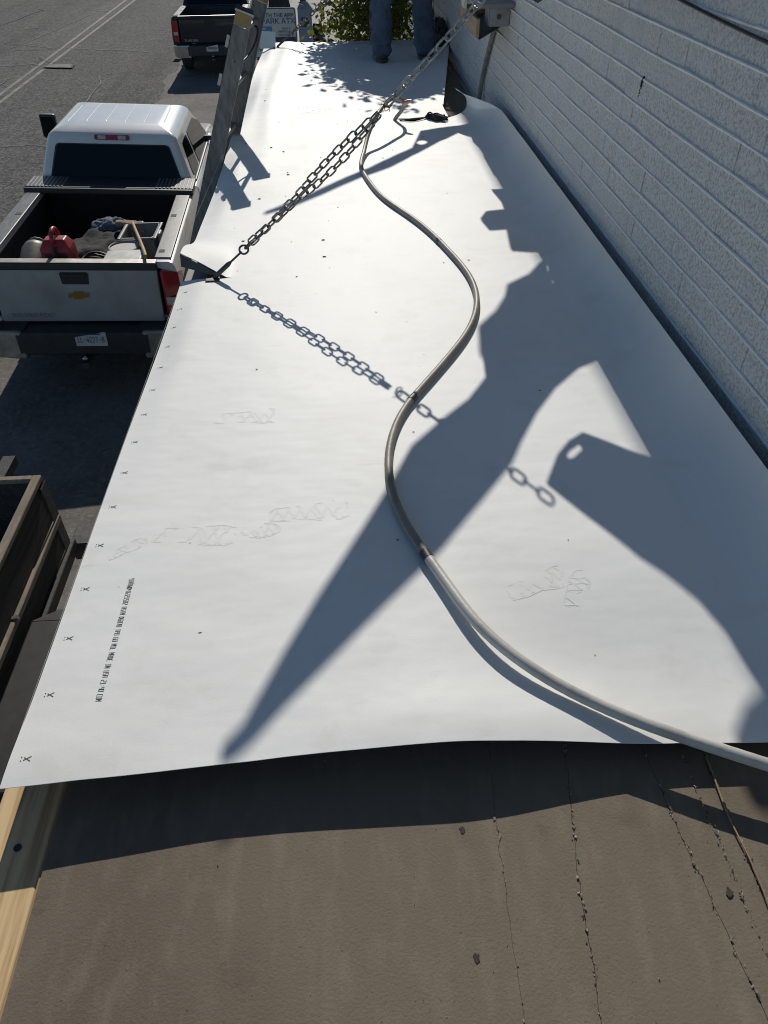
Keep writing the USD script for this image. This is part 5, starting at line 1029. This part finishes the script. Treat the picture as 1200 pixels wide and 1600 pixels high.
person('person in black clothes standing on the pavement beyond the parking sign', upright(-1.42, 24.0, ZG + 0.12, 0.42), (0, 1, 0), M['black_cloth'], M['black_cloth'])

# ------------------------------------------------------------------ street tree leaning over the far end of the awning
tree = thing('street_tree', 'small leafy street tree behind the worker at the awning end', 'tree', (0.55, 9.75, ZG + 0.12))
obj('trunk', tube(spline([(0, 0, 0), (0.03, -0.02, 1.2), (-0.04, 0.0, 2.3), (-0.10, -0.08, 3.2)], 24), np.linspace(0.085, 0.04, 24), 12), M['bark'], tree, smooth=True)
rt = np.random.default_rng(5); tips = []
cz = 3.35
for k in range(16):
    a, e = rt.uniform(0, 2 * np.pi), rt.uniform(-0.35, 1.0); L = rt.uniform(0.45, 0.85)
    b0 = np.array([-0.05, -0.03, rt.uniform(2.1, 3.2)]); d = np.array([math.cos(a) * math.cos(e) * 0.75, math.sin(a) * math.cos(e) * 0.75, math.sin(e)])
    P = spline([b0, b0 + d * L * 0.5 + [0, 0, 0.06], b0 + d * L + [0, 0, -0.05]], 12); tips.append(P)
    obj('limb', tube(P, np.linspace(0.02, 0.006, 12), 6), M['bark'], tree, smooth=True)
lv, lf = [], []
def leaf(c, L, rr):
    d = rr.normal(0, 1, 3) * [1, 1, 0.6] + [0, 0, -0.5]; d /= np.linalg.norm(d); s = np.cross(d, rr.normal(0, 1, 3)); s /= np.linalg.norm(s); n = np.cross(s, d)
    b = len(lv); W = L * 0.30
    lv.extend([c, c + d * L * 0.45 + s * W + n * L * 0.06, c + d * L, c + d * L * 0.45 - s * W + n * L * 0.06, c + d * L * 0.5 - n * L * 0.03])
    lf.extend([(b, b + 1, b + 4), (b + 1, b + 2, b + 4), (b + 2, b + 3, b + 4), (b + 3, b, b + 4)])
clumps = [P[-1] * t + P[4] * (1 - t) for P in tips for t in (0.15, 0.6, 1.0)]
for c in clumps:
    n = int(rt.uniform(60, 130)); sp = rt.uniform(0.10, 0.20)
    for _ in range(n): leaf(c + rt.normal(0, sp, 3) * [1, 1, 0.9], rt.uniform(0.045, 0.085), rt)
for k in range(78):    # upper crown
    c = np.array([rt.uniform(-0.58, 0.50), rt.uniform(-0.75, 0.5), rt.uniform(3.5, 4.75)]); c[2] = min(c[2], 4.25 + 1.4 * max(0.0, c[0] + 0.35))
    for _ in range(int(rt.uniform(60, 110))): leaf(c + rt.normal(0, 0.14, 3), rt.uniform(0.075, 0.12), rt)
for k in range(46):    # a low spray drooping over the end of the sheet
    b0 = np.array([rt.uniform(-0.50, 0.26), rt.uniform(-1.25, -0.40), rt.uniform(2.84, 3.25)]); b0[2] += 0.30 * max(0.0, -0.20 - b0[0])
    for j in range(int(rt.uniform(14, 34))): leaf(b0 + rt.normal(0, 0.07, 3) + [0, 0, -0.008 * j], rt.uniform(0.045, 0.08), rt)
obj('crown', trimesh.Trimesh(np.array(lv), np.array(lf), process=False), M['leaf'], tree)
